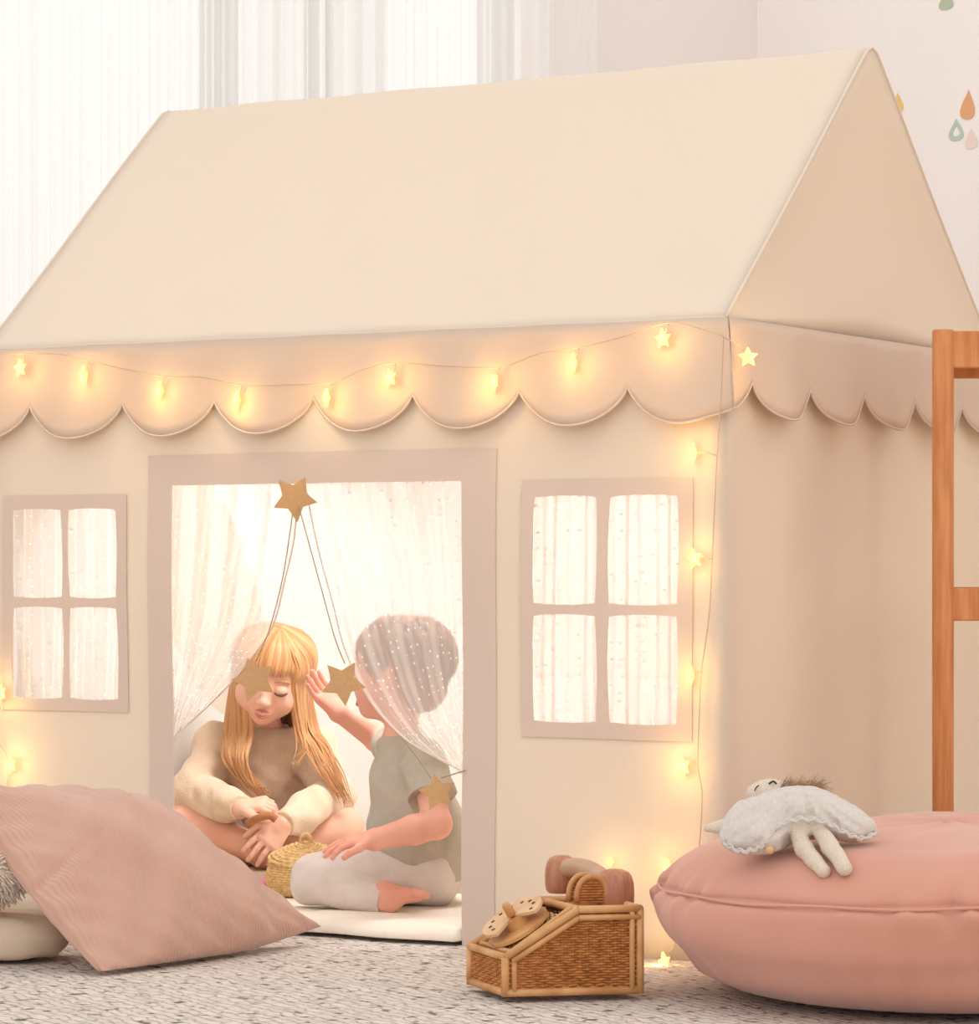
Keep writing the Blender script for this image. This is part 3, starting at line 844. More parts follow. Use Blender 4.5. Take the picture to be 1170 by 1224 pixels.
# sand coloured seat cushion under it
def puck(name, c, ax, ay, sx, sy, h, m, e=.16, seed=1, zb=.008):
    bm = bmesh.new(); r = random.Random(seed); n = 64; rings = []
    prof = [(0, 0), (.8, 0), (.93, .04), (.985, .2), (1, .42), (1.012, .5), (1, .58), (.985, .8), (.93, .96), (.75, 1.04), (.4, 1.09), (0, 1.1)]
    for q, z in prof:
        ring = []
        for k in range(n):
            a = 2 * PI * k / n; ca_, sa_ = math.cos(a), math.sin(a)
            x = math.copysign(abs(ca_) ** (2 * e), ca_) * sx / 2 * q; y = math.copysign(abs(sa_) ** (2 * e), sa_) * sy / 2 * q
            ring.append(Vector(c) + ax * x + ay * y + UP * (zb + h * z + .002 * math.sin(a * 9 + z * 4)))
        rings.append(ring)
    vs = []
    for (q, z), ring in zip(prof, rings):
        vs.append([bm.verts.new(ring[0])] if q == 0 else [bm.verts.new(p) for p in ring])
    for A, B in zip(vs, vs[1:]):
        for k in range(n):
            if len(A) == 1: bm.faces.new((A[0], B[k], B[(k + 1) % n])[::-1])
            elif len(B) == 1: bm.faces.new((A[k], A[(k + 1) % n], B[0]))
            else: bm.faces.new((A[k], A[(k + 1) % n], B[(k + 1) % n], B[k]))
    return obj(name, bm, m)
pc = K(-95, 1090, 5.36); pc.z = 0
fc2 = puck('seat_cushion', pc, RGT, FWD, .50, .20, .068, M_sand, e=.30); recenter(fc2)
tag(fc2, 'sand coloured thick floor cushion lying under the shaggy one at the left edge', 'cushion')
# shaggy cushion
sc_c = K(-70, 1045, 5.30); sc_c.z = .155
v1 = Vol(sc_c - Vector((.26, .26, .12)), sc_c + Vector((.26, .26, .12)), .006)
v1.ell(sc_c, (.165, .062, .085), k=0); P_, F_ = v1.mesh()
bm = bmesh.new(); vs = [bm.verts.new(p) for p in P_]
for f in F_: bm.faces.new([vs[i] for i in f])
sh = thing('shaggy_cushion', 'fluffy cream cushion peeking out behind the dusty pink one at the left edge', 'cushion', sc_c)
obj('cover', bm, M_shag, sh)
bm = bmesh.new(); rs = random.Random(5)
for _ in range(5200):
    p = Vector(P_[rs.randrange(len(P_))]); n = (p - sc_c); n = Vector((n.x / .165 ** 2, n.y / .085 ** 2, n.z / .062 ** 2)).normalized()
    if n.dot(FWD) > .3 : continue
    l = rs.uniform(.008, .015); t = (n + Vector((rs.uniform(-.6, .6), rs.uniform(-.6, .6), -.7 + rs.uniform(-.3, .3)))).normalized()
    tube(bm, [p, p + n * l * .4, p + n * l * .5 + t * l * .7], lambda q: .0019 * (1 - .5 * q), 4)
pl = obj('pile', bm, M_shag, sh); pl['kind'] = 'stuff'
# another cushion leaning behind, only its top shows
cb = [K(205, 960, 5.615), K(60, 960, 5.64), K(60, 1075, 5.60), K(205, 1100, 5.58)]
cu2 = cushion('back_cushion', [K(206, 1000, 5.57), K(90, 952, 5.59), K(80, 1090, 5.59), K(200, 1100, 5.57)], .022, M_cord, nrm=-FWD, pw=.5, seed=8, n=24)
recenter(cu2); tag(cu2, 'second dusty pink cushion, its rim just showing between the large one and the tent wall', 'cushion')

# ------------------------------------------------------------ pouf
PC = K(1128, 1000, 4.92); PC.z = .012; PR = .445
def fold(a, z):
    return 0
bm = bmesh.new(); NP = 220
prof = [(0, 0.0), (.6, .0), (.72, .004), (.80, .018), (.87, .034), (.925, .068), (.965, .09), (.99, .115), (1.0, .138), (.998, .152), (.990, .1605), (.978, .1665), (.968, .172), (.945, .188), (.89, .212), (.80, .234), (.68, .243), (.55, .249), (.4, .253), (.2, .255), (0, .256)]
# smooth the profile
pp = catmull([Vector((a, 0, b)) for a, b in prof], 4)
rings = []
SM = .1665
for p in pp:
    r_, z = max(0, p.x), max(0, p.z); ring = []
    if r_ < 1e-4: rings.append([bm.verts.new(PC + UP * z)]); continue
    for k in range(NP):
        a = 2 * PI * k / NP
        near = math.exp(-((z - SM) / .028) ** 2); nb = math.exp(-((z - .05) / .04) ** 2)
        pk = (math.sin(a * 37 + 2 * math.sin(a * 5)) + .7 * math.sin(a * 61 + 1)) * (.5 + .5 * math.sin(a * 4 + 1.3))
        w_ = .0075 * near * pk + .004 * nb * math.sin(a * 43 + 3 * math.sin(a * 3)) * (.5 + .5 * math.sin(a * 6))
        big = .010 * math.sin(a * 3 + z * 22 + .6) * math.sin(PI * min(1, z / SM)) * (z < SM) + .006 * math.sin(a * 7 + 2) * math.sin(z * 18)
        sag = -.010 * math.exp(-((a - 2.6) / .35) ** 2) * (z > SM)
        seam = -.006 * math.exp(-((z - SM) / .006) ** 2)
        R = PR * r_ * (1 + .006 * math.sin(a * 2 + 1)) + (w_ + big + seam) * min(1, r_ * 1.5)
        ring.append(bm.verts.new(PC + RGT * (math.cos(a) * R) + FWD * (math.sin(a) * R) + UP * (z * (1 + .06 * math.cos(a) * r_) + sag * r_ + (.002 * math.sin(a * 9 + r_ * 11) if z > SM else 0))))
    rings.append(ring)
for A, B in zip(rings, rings[1:]):
    for k in range(NP):
        j = (k + 1) % NP
        if len(A) == 1 and len(B) == 1: continue
        if len(A) == 1: bm.faces.new((A[0], B[j], B[k]))
        elif len(B) == 1: bm.faces.new((A[k], A[j], B[0]))
        else: bm.faces.new((A[k], A[j], B[j], B[k]))
pf = thing('pouf', 'big round blush pink velvet floor pouf at the right with piped seam', 'pouf', PC)
obj('cover', bm, M_pouf, pf)
def seamp(a):
    R = PR * .978 * (1 + .006 * math.sin(a * 2 + 1)) + .002
    return PC + RGT * (math.cos(a) * R) + FWD * (math.sin(a) * R) + UP * (SM * (1 + .06 * math.cos(a)) + .0015 * math.sin(a * 11))
bm = bmesh.new(); tube(bm, [seamp(2 * PI * k / 160) for k in range(160)], .0024, 8, closed=True); obj('piping', bm, M_pouf, pf)
def pouf_top(p):     # height of the pouf's top under a point
    q = (Vector((p.x, p.y, 0)) - Vector((PC.x, PC.y, 0))).length / PR
    for (r0, z0), (r1, z1) in zip(prof[11:], prof[12:]):
        if r1 <= q <= r0: return PC.z + z1 + (z0 - z1) * (q - r1) / (r0 - r1)
    return PC.z + .17

def PT(px, py, lift=0.0):     # where a pixel's sight line meets the pouf top, raised by lift
    d = 4.45
    while d < 5.3:
        p = K(px, py, d)
        if p.z - lift <= pouf_top(p): return p
        d += .004
    return K(px, py, 4.95)
# ------------------------------------------------------------ cloth doll on the pouf
DL = thing('cloth_doll', 'linen soft doll in a white gauze dress sprawled face down on the pink pouf', 'doll', K(950, 1005, 4.85))
dd = 4.80
def T(px, py, d, lift=0): 
    return K(px, py, d)
lo, hi = bounds([K(835, 930, 4.5), K(1055, 1055, 4.5), K(835, 930, 5.1), K(1055, 1055, 5.1)], .03)
bv = Vol(lo, hi, .0022)
def dcap(pts, rs, k=.008): bv.chain([list(p) for p in pts], rs, k)
# face-down flattened head at the far side, body towards us, two legs over the front of the top
C0_ = PT(950, 1003, .02)
dq = (C0_ - CAM).dot(FWD)
print('doll depth', dq)
def Q(px, py, dd_=0.0): return K(px, py, dq + dd_)
bv.ell(Q(920, 950, .10), (.036, .024, .03), k=.004)
dcap([Q(925, 965, .06), Q(950, 985, .01), Q(958, 992, .0)], [.018, .020, .018])
dcap([Q(950, 990, .0), PT(962, 1016, .014), PT(984, 1041, .010)], [.011, .0135, .0105], .004)
dcap([Q(976, 988, .0), PT(992, 1012, .014), PT(1010, 1038, .010)], [.011, .0135, .0110], .004)
dcap([Q(905, 987, .03), Q(868, 988, .03), Q(845, 990, .03)], [.013, .0115, .006], .004)
dcap([Q(985, 987, .04), Q(1015, 988, .02), Q(1034, 990, .01)], [.013, .014, .0155], .004)
bv.wob(.0006, 160, 3)
dbody = obj('body', bv.mesh(), M_linen, DL)
# gauze dress
dv = Vol(lo, hi, .0022)
dv.ell(Q(915, 984, .04), (.060, .040, .05), k=.02); dv.ell(Q(955, 968, .04), (.060, .036, .055), k=.02)
dv.ell(Q(888, 1000, .02), (.036, .026, .035), k=.02); dv.ell(Q(990, 980, .03), (.055, .028, .045), k=.02)
dv.ell(Q(1020, 989, .01), (.036, .020, .03), k=.015); dv.ell(Q(918, 1000, -.005), (.035, .024, .028), k=.015)
for x, y in ((954, 1012), (984, 1010)): dv.ell(Q(x, y, -.04), (.024, .028, .045), k=.006, op='sub')
for (x0_, y0_, x1_, y1_) in ((945, 948, 880, 1000), (950, 950, 905, 1008), (958, 950, 935, 982), (965, 950, 968, 976), (972, 952, 1000, 988), (978, 952, 1030, 992), (940, 950, 868, 985)):
    dv.chain([V_ for V_ in (list(Q(x0_, y0_, -.012)), list(Q((x0_ + x1_) / 2, (y0_ + y1_) / 2 - 3, -.028)), list(Q(x1_, y1_, -.03)))], [.0015, .003, .003], 0) if False else None
    for t_ in range(12):
        a_ = t_ / 11; px_ = x0_ + (x1_ - x0_) * a_; py_ = y0_ + (y1_ - y0_) * a_
        dz_ = -.06
        while dz_ < .06:      # walk the sight line until it meets the cloth
            p_ = Q(px_, py_, dz_); ii = np.clip(((np.array(list(p_)) - dv.o) / dv.h).astype(int), 0, dv.n - 1)
            if dv.F[tuple(ii)] < .001: break
            dz_ += .002
        if dz_ < .058: dv.cap(list(p_), list(p_ + UP * .001), .0028, .0028, k=.006, op='sub')
dv.wob(.0012, 110, 5, stretch=(1, 1, .4)); dv.wob(.0006, 300, 6)
drs = obj('dress', dv.mesh(), M_gauze, DL)
bm = bmesh.new()
hem = catmull([Q(864, 1008, .0), Q(884, 1018, -.012), Q(905, 1015, -.025), Q(918, 1004, -.03), Q(930, 988, -.028), Q(955, 980, -.026), Q(985, 983, -.026), Q(1008, 995, -.025), Q(1030, 1003, -.018), Q(1048, 996, -.01)], 14)
for o_, rr_ in ((0, .0028), (1, .0016)):
    tube(bm, [p + UP * (.0018 * math.sin(i * .9 + o_) + .003 * o_) + RGT * (.001 * math.sin(i * 1.7)) for i, p in enumerate(hem)], rr_, 6)
obj('ruffle', bm, M_gauze, drs)
bm = bmesh.new(); rs = random.Random(11)
for _ in range(420):
    t = rs.random(); b0 = Q(925 + t * 48, 946 + 2 * math.sin(t * 6), .09 + rs.uniform(-.02, .03))
    dr = (RGT * rs.uniform(.1, 1.1) + UP * rs.uniform(.2, .9) * (1.1 - .5 * t) + FWD * rs.uniform(-.4, .4)).normalized(); l = rs.uniform(.012, .034)
    tube(bm, [b0, b0 + dr * l * .6, b0 + dr * l + UP * rs.uniform(-.012, .004)], lambda q: .0009 * (1 - .8 * q), 4)
mn = obj('hair', bm, M_mane, DL)
bm = bmesh.new()
tube(bm, catmull([Q(902, 945, .076), Q(904, 941, .074), Q(907, 939, .073)], 3), .0010, 6); tube(bm, catmull([Q(919, 937, .075), Q(924, 934, .076), Q(928, 937, .076)], 3), .0015, 6)
obj('stitched_eye', bm, M_dark, DL)
bm = bmesh.new(); bmesh.ops.create_uvsphere(bm, u_segments=16, v_segments=10, radius=.0065, matrix=Matrix.Translation(Q(920, 1016, -.03))); obj('bead', bm, M_bead, DL)

# ------------------------------------------------------------ rattan toy telephone
# local frame: long side runs nearly across the view, front lip towards the left
TP = onZ(604, 1192, .009); 
tx = (RGT * .985 + FWD * .175).normalized(); ty = Vector((-tx.y, tx.x, 0))
if ty.dot(FWD) < 0: ty = -ty
TL, TW = .208, .150
ty = (FWD * .90 - RGT * .345).normalized()      # the lip runs back and to the left
tel = thing('toy_telephone', 'rattan toy telephone with wooden rotary dial and handset on the rug', 'toy', TP)
def tpv(x, y, z): return TP + tx * x + ty * y + UP * z
FH, RH, SX = .060, .130, .112       # lip height, rear height, where the slope ends
def topz(x): return FH + (RH - FH) * min(1, x / SX)
rr = .0062
def rod(name, pts, r=rr): 
    bm = bmesh.new(); tube(bm, pts, r, 10); return obj(name, bm, M_toy, tel)
for y in (0, TW):
    rod('rail', [tpv(0, y, rr), tpv(TL, y, rr)]); rod('rail', catmull([tpv(0, y, FH), tpv(SX, y, RH)], 1)); rod('rail', [tpv(SX, y, RH), tpv(TL, y, RH)])
    rod('post', [tpv(0, y, 0.001), tpv(0, y, FH)]); rod('post', [tpv(TL, y, 0.001), tpv(TL, y, RH)])
    yy = y + (-.006 if y == 0 else .006)
for x, z in ((0, rr), (0, FH), (TL, rr), (TL, RH)):
    rod('rail', [tpv(x, 0, z), tpv(x, TW, z)])
rod('rail', [tpv(SX, 0, RH), tpv(SX, TW, RH)])
# inner liner rods that give the double rim seen on the slope
rod('rail', [tpv(.013, .012, FH + .006), tpv(SX - .004, .012, RH + .003)], .0046); rod('rail', [tpv(.013, TW - .012, FH + .006), tpv(SX - .004, TW - .012, RH + .003)], .0046)
rod('rail', [tpv(.013, .012, FH + .006), tpv(.013, TW - .012, FH + .006)], .0046)
rod('post', [tpv(.013, -.002, .008), tpv(.013, -.002, FH - .001)], .0045); rod('post', [tpv(TL - .013, -.002, .008), tpv(TL - .013, -.002, RH - .004)], .0045)
rod('rail', [tpv(.010, -.003, FH - .006), tpv(SX, -.003, RH - .012)], .0046); rod('rail', [tpv(SX, -.003, RH - .012), tpv(TL, -.003, RH - .012)], .0046)
def weave(name, f, wmax, h_at, outn, stake=.011, row=.0042):
    bm = bmesh.new(); z = .012; k = 0
    hm = max(h_at(wmax * i / 20) for i in range(21))
    while z < hm - .006:
        xs = [i * stake / 4 for i in range(int(wmax / (stake / 4)) + 1)]
        xs = [x for x in xs if h_at(x) - .005 > z]
        if len(xs) > 3:
            tube(bm, [f(x, z + .0004 * math.sin(x * 300)) + outn * (.0017 * math.sin(PI * x / stake + (k % 2) * PI)) for x in xs], row * .50, 5)
        z += row * .93; k += 1
    x = stake / 2
    while x < wmax:
        tube(bm, [f(x, .008), f(x, h_at(x) - .004)], .0015, 5); x += stake
    return obj(name, bm, M_toyd, tel)
no_ = -ty
sn = tx.cross(UP).normalized()
if sn.dot(FWD) > 0: sn = -sn
weave('woven_side', lambda x, z: tpv(x, .001, z), TL, topz, sn)
weave('woven_side', lambda x, z: tpv(x, TW - .001, z), TL, topz, -sn)
weave('woven_front', lambda x, z: tpv(.001, x, z), TW, lambda x: FH, -tx)
weave('woven_back', lambda x, z: tpv(TL - .001, x, z), TW, lambda x: RH, tx)
sl_d = (tpv(SX, 0, RH) - tpv(0, 0, FH)).normalized(); sl_n = (sl_d.cross(ty)).normalized()
if sl_n.z < 0: sl_n = -sl_n
bm = bmesh.new()
def slab(bm, f, nu, nv, n, th):
    grid(bm, f, nu, nv)
k_ = 0; q = .014
while q < .118:
    tube(bm, [tpv(0, .008 + (TW - .016) * i / 26, FH - .006) + sl_d * q + sl_n * (.0015 * math.sin(i * 1.57 + (k_ % 2) * PI)) for i in range(27)], .002, 5); q += .0043; k_ += 1
obj('woven_top', bm, M_ply, tel)
bm = bmesh.new(); k_ = 0; q = .004
while q < TL - SX - .004:
    tube(bm, [tpv(SX + q, .006 + (TW - .012) * i / 26, RH - .004 + .0012 * math.sin(i * 1.57 + (k_ % 2) * PI)) for i in range(27)], .002, 5); q += .0043; k_ += 1
obj('woven_shelf', bm, M_toyd, tel)
# rotary dial: fixed number plate and the turning finger wheel with a wedge missing
dc = tpv(0, TW * .47, FH) + sl_d * .060 + sl_n * .004
def disc(bm, c, n, R, th, a0=0, a1=2 * PI, r0=0, seg=40):
    n = n.normalized(); a = sl_d; b = n.cross(a).normalized(); full = abs(a1 - a0 - 2 * PI) < 1e-6
    T_ = []; B_ = []
    m_ = seg if full else seg + 1
    for k in range(m_):
        t = a0 + (a1 - a0) * k / seg; v = a * math.cos(t) + b * math.sin(t)
        T_.append((bm.verts.new(c + v * R + n * th), bm.verts.new(c + v * r0 + n * th))); B_.append((bm.verts.new(c + v * R), bm.verts.new(c + v * r0)))
    rng = range(m_) if full else range(m_ - 1)
    for k in rng:
        j = (k + 1) % m_
        bm.faces.new((T_[k][0], T_[j][0], T_[j][1], T_[k][1])); bm.faces.new((B_[j][0], B_[k][0], B_[k][1], B_[j][1]))
        bm.faces.new((T_[j][0], T_[k][0], B_[k][0], B_[j][0])); bm.faces.new((T_[k][1], T_[j][1], B_[j][1], B_[k][1]))
    if not full:
        for k in (0, m_ - 1): bm.faces.new((T_[k][0], T_[k][1], B_[k][1], B_[k][0]))
bm = bmesh.new(); disc(bm, dc, sl_n, .050, .006, r0=.001); obj('dial_plate', bm, M_toy, tel, smooth=False)
bm = bmesh.new(); disc(bm, dc + sl_n * .006, sl_n, .018, .016, r0=.001); obj('dial_hub', bm, M_toy, tel, smooth=False)
bm = bmesh.new(); disc(bm, dc + sl_n * .020, sl_n, .052, .005, r0=.001, a0=-1.0, a1=3.9); dw = obj('dial_wheel', bm, M_ply, tel, smooth=False)
bm = bmesh.new(); b_ = sl_n.cross(sl_d).normalized()
for k in range(9):
    t = -.75 + k * .52; v = sl_d * math.cos(t) + b_ * math.sin(t); p = dc + v * .038 + sl_n * .0253
    # engraved numerals as small strokes
    for dx, dy, sx_, sy_ in ((0, -.0022, .0055, .0013), (0, .0022, .0055, .0013), (.0022 * (1 if k % 2 else -1), 0, .0013, .0052)):
        box(bm, p + sl_d * dx + b_ * dy, sx_, sy_, .0008, sl_d, b_, sl_n)
obj('dial_mark', bm, M_dark, dw, smooth=False)
bm = bmesh.new(); lathe(bm, dc + sl_n * .024, [(0, 0), (.0065, 0), (.0075, .003), (.0068, .02), (.005, .0225), (0, .023)], 16, sl_n); obj('dial_knob', bm, M_toy, tel)
# cradle: woven arch
hc_ = K(690, 1074, 4.99); hc_ = tpv(.157, TW * .5, RH)
bm = bmesh.new()
def arch(s, w_, h_):
    t = PI * s; return (-math.cos(t) * w_, math.sin(t) ** .7 * h_)
for y0, nm in ((-.016, 'cradle'), (.016, 'cradle')):
    bm = bmesh.new(); tube(bm, [hc_ + ty * y0 * 1.0 + tx * arch(i / 20, .024, .040)[0] + UP * (arch(i / 20, .024, .040)[1] + .004) for i in range(21)], .0048, 8); obj('cradle_arch', bm, M_toy, tel)
bm = bmesh.new()
for y0 in (-.0155, .0155):
    for j in range(9):
        z = .005 + j * .0042; wv = .024 * max(0, 1 - (z / .044) ** 3) ** .5
        if wv > .004: tube(bm, [hc_ + ty * y0 + tx * (-wv + 2 * wv * i / 12) + UP * z + ty * (.0012 * math.sin(i * 1.57 + j * PI)) for i in range(13)], .0021, 5)
obj('cradle_weave', bm, M_toyd, tel)
# handset resting across the cradle: two barrels joined by a curved grip
hs = thing('toy_handset', 'wooden handset with two barrel ends resting on the rattan toy telephone', 'toy handset', hc_ + UP * .045)
e1 = K(735, 1067, 4.93); e0 = K(671, 1046, 5.07)
def barrel(c, R, h_):
    bm = bmesh.new(); lathe(bm, c - UP * h_ / 2, [(0, 0), (R * .78, 0), (R * .92, .004), (R * .98, .012), (R * 1.0, h_ * .45), (R * .97, h_ - .018), (R * .88, h_ - .008), (R * .72, h_ - .001), (R * .4, h_ + .003), (0, h_ + .004)], 32)
    return obj('barrel_end', bm, M_beech, hs)
barrel(e1, .0300, .066); barrel(e0, .0265, .056)
bm = bmesh.new(); m_ = (e0 + e1) / 2
tube(bm, catmull([e0 + UP * .010, e0.lerp(e1, .3) + UP * .020, m_ + UP * .022, e0.lerp(e1, .72) + UP * .018, e1 + UP * .006], 8), .0150, 16); obj('grip', bm, mat('grey_beech', (196, 160, 134), .4, rgb2=(180, 142, 116), nscale=12, coat=.2), hs)

# ------------------------------------------------------------ bamboo shelf at the right edge
rk = thing('wooden_rack', 'honey brown wooden open rack standing behind the pouf at the right edge', 'rack', onZ(1125, 1143, .008))
rb = K(1127, 1000, 5.42); rb.z = 0
RT = HC + 283 / FPX * 5.42
def rpost(p, top=RT):
    bm = bmesh.new(); lean = RGT * .008
    lathe(bm, (p.x, p.y, .009), [(0, 0), (.0165, 0), (.018, .004), (.0183, (top) * .5), (.0183, top - .013), (.0173, top - .0095), (0, top - .009)], 28); obj('post', bm, M_wood, rk)
rdx, rdy = .52, .30
dR = (RGT * .995 - FWD * .0).normalized(); dF = (rb - Vector((CAM.x, CAM.y, 0))).normalized()
for a, b in ((0, 0), (rdx, 0)): rpost(rb + dR * a + dF * b)
for a in (0, rdx): rpost(rb + dR * a + dF * rdy)
def rail_(z0, z1, b):
    bm = bmesh.new(); box(bm, rb + dR * (rdx / 2) + dF * b + UP * ((z0 + z1) / 2), rdx - .03, .02, z1 - z0, dR, dF, UP, bev=.003); obj('rail', bm, M_wood, rk, smooth=False)
zt = lambda py, d=5.42: HC + (677 - py) / FPX * d
for b in (0, rdy):
    rail_(zt(440), zt(396), b); rail_(zt(742), zt(703), b)
    rail_(.10, .155, b)
for z in (zt(399) - .012, zt(706) - .012, .14):
    bm = bmesh.new()
    for k in range(6): box(bm, rb + dR * (rdx / 2) + dF * (.035 + k * (rdy - .07) / 5) + UP * z, rdx - .03, .034, .012, dR, dF, UP, bev=.002)
    obj('shelf', bm, M_wood, rk, smooth=False)
    for a in (0, rdx):
        bm = bmesh.new(); box(bm, rb + dR * a + dF * (rdy / 2) + UP * (z - .02), .016, rdy - .03, .03, dR, dF, UP, bev=.002); obj('crosspiece', bm, M_wood, rk, smooth=False)

# ------------------------------------------------------------ inside the tent: basket, pink ball, plush
bc = K(366, 1035, 6.08); bc.z = .033
bsk = thing('lidded_basket', 'round seagrass basket with a knobbed lid beside the kneeling child', 'basket', bc)
BH, BR = .068, .070
def brad(t): return BR * (.74 + .34 * math.sin(PI * (.12 + .76 * t)) - .02)
bm = bmesh.new(); lathe(bm, bc, [(0, 0)] + [(brad(i / 14) - .003, BH * i / 14 + .002) for i in range(15)], 48)
nrow = 15
for j in range(nrow):
    t = (j + .5) / nrow
    tube(bm, [bc + Vector((math.cos(2 * PI * k / 96), math.sin(2 * PI * k / 96), 0)) * (brad(t) + .0018 * math.cos(PI * k / 2 + j * PI)) + UP * (BH * t + .003) for k in range(96)], .0028, 6, closed=True)
obj('basket_body', bm, M_bask, bsk)
bm = bmesh.new()
lid_c = bc + UP * (BH + .004)
tl = (FWD * -.10 + RGT * .02)
lup = (UP + tl * -1.6).normalized() if False else (UP - FWD * .18).normalized()
la = lup.orthogonal().normalized(); lb = lup.cross(la)
lathe(bm, lid_c, [(0, .026), (.03, .022), (.055, .012), (.068, .0), (.066, -.003), (0, -.003)], 48, lup)
for j in range(9):
    R = .070 - j * .0072; z = .001 + .026 * (1 - (R / .070) ** 1.7)
    tube(bm, [lid_c + (la * math.cos(2 * PI * k / 72) + lb * math.sin(2 * PI * k / 72)) * (R + .001 * math.cos(PI * k / 1.5)) + lup * (z + .0012 * math.cos(PI * k / 2 + j * PI)) for k in range(72)], .0034 if j == 0 else .0028, 6, closed=True)
lid = obj('lid', bm, M_bask, bsk)
bm = bmesh.new(); kc = lid_c + lup * .034
tube(bm, [kc + RGT * (math.cos(a) * .009) + lup * (math.sin(a) * .011) for a in [2 * PI * i / 20 for i in range(20)]], .0042, 8, closed=True); obj('knob', bm, M_bask, lid)
pb = K(317, 1047, 6.12); pb.z = .046
bm = bmesh.new(); bmesh.ops.create_uvsphere(bm, u_segments=24, v_segments=16, radius=.016, matrix=Matrix.Translation(pb)); recenter(tag(obj('felt_ball', bm, M_pink), 'small bright pink felt ball between the basket and the big cushion', 'ball'))

# ------------------------------------------------------------ people
def V3(p): return np.array(list(p))
def hand(vol, wrist, fdir, palm_n, thumb_side, size, curl=(.5, .55, .6, .65), spread=.10, thumb_out=.7, r0=None, wr=None):
    """five separate fingers; fdir = finger direction, palm_n = direction the palm faces, thumb_side = towards the thumb"""
    f = Vector(fdir).normalized(); n = Vector(palm_n); n = (n - f * n.dot(f)).normalized(); t = f.cross(n)
    if t.dot(Vector(thumb_side)) < 0: t = -t
    W = Vector(wrist); s = size
    wr = wr or s * .15
    # palm: three flattened bars
    for q in (-.19, -.065, .065, .19):
        vol.cap(V3(W + f * s * .05 + t * q * s * .55), V3(W + f * s * .45 + t * q * s * 1.0), s * .105, s * .085, k=s * .09)
    vol.cap(V3(W), V3(W + f * s * .12), wr, s * .12, k=s * .1)
    Ls = (.43, .50, .47, .37); k0 = (.215, .075, -.075, -.21); rs = (.066, .068, .066, .058)
    for L, q, r, c in zip(Ls, k0, rs, curl):
        b = W + f * s * (.46 - abs(q) * .12) + t * q * s * 1.0; d = (f + t * q * spread * 6).normalized(); ang = 0; p = b; R = r * s
        for seg, cc in ((.42, .7), (.32, 1.0), (.26, .8)):
            ang += c * cc
            dd_ = (d * math.cos(ang) + n * math.sin(ang)).normalized(); q2 = p + dd_ * L * s * seg
            vol.cap(V3(p), V3(q2), R, R * .90, k=.0018); p = q2; R *= .90
    # thumb leaves the side of the palm near its base
    b = W + f * s * .14 + t * s * .17; d1 = (f * .65 + t * thumb_out + n * .25).normalized(); p1 = b + d1 * s * .24
    d2 = (f * .95 + t * thumb_out * .35 + n * .35).normalized(); p2 = p1 + d2 * s * .19; p3 = p2 + (d2 + n * .25).normalized() * s * .13
    vol.cap(V3(b), V3(p1), s * .105, s * .08, k=s * .05); vol.cap(V3(p1), V3(p2), s * .078, s * .068, k=.002); vol.cap(V3(p2), V3(p3), s * .068, s * .055, k=.002)

def foot(vol, ankle, toe_dir, up, size, side):
    f = Vector(toe_dir).normalized(); u = Vector(up); u = (u - f * u.dot(f)).normalized(); t = f.cross(u)
    if t.dot(Vector(side)) < 0: t = -t           # t points to the big toe
    A = Vector(ankle); s = size
    vol.cap(V3(A), V3(A - u * s * .16 - f * s * .14), s * .16, s * .145, k=s * .12)
    vol.cap(V3(A - u * s * .16 - f * s * .12), V3(A - u * s * .16 + f * s * .42), s * .135, s * .10, k=s * .12)
    vol.cap(V3(A - u * s * .02), V3(A - u * s * .15 + f * s * .46), s * .13, s * .09, k=s * .12)
    for q, L, r in ((.13, .18, .075), (.045, .16, .052), (-.03, .14, .048), (-.10, .12, .045), (-.16, .10, .042)):
        b = A - u * s * .17 + f * s * (.46 - abs(q - .1) * .25) + t * q * s
        vol.cap(V3(b), V3(b + f * L * s), r * s * 1.1, r * s, k=.003)

class HeadF:
    def __init__(s, c, right, up, front, size): s.c = Vector(c); s.r = right; s.u = up; s.f = front; s.s = size
    def P(s, x, y, z): return s.c + (s.r * x + s.u * y + s.f * z) * s.s
    def e(s, vol, x, y, z, a, b, c, k=.02, op='add'): vol.ell(V3(s.P(x, y, z)), (a * s.s, b * s.s, c * s.s), (s.r, s.u, s.f), k=k * s.s, op=op)
def basis(front, up):
    f = Vector(front).normalized(); u = Vector(up); u = (u - f * u.dot(f)).normalized(); r = u.cross(f)   # r = the head's left
    return r, u, f
def head(vol, H):
    H.e(vol, 0, .14, -.05, .365, .36, .43, .05)
    H.e(vol, 0, -.06, .12, .315, .36, .29, .12)
    H.e(vol, 0, -.24, .14, .235, .22, .23, .1)
    for q in (-1, 1):
        H.e(vol, q * .185, -.17, .24, .135, .135, .12, .10)
        H.e(vol, q * .15, -.01, .425, .075, .04, .035, .03, 'sub')
        H.e(vol, q * .15, -.005, .365, .068, .05, .055, .03)        # lids over the eyeballs
        H.e(vol, q * .37, -.04, -.04, .035, .10, .06, .03)
        H.e(vol, q * .385, -.03, -.02, .015, .05, .03, .01, 'sub')
        H.e(vol, q * .045, -.165, .425, .03, .024, .03, .03)
    vol.cap(V3(H.P(0, -.02, .37)), V3(H.P(0, -.145, .45)), .024 * H.s, .042 * H.s, k=.05 * H.s)
    H.e(vol, 0, -.285, .36, .10, .06, .05, .05); H.e(vol, 0, -.385, .30, .09, .07, .08, .08)
    H.e(vol, 0, -.283, .415, .075, .006, .02, .008, 'sub')
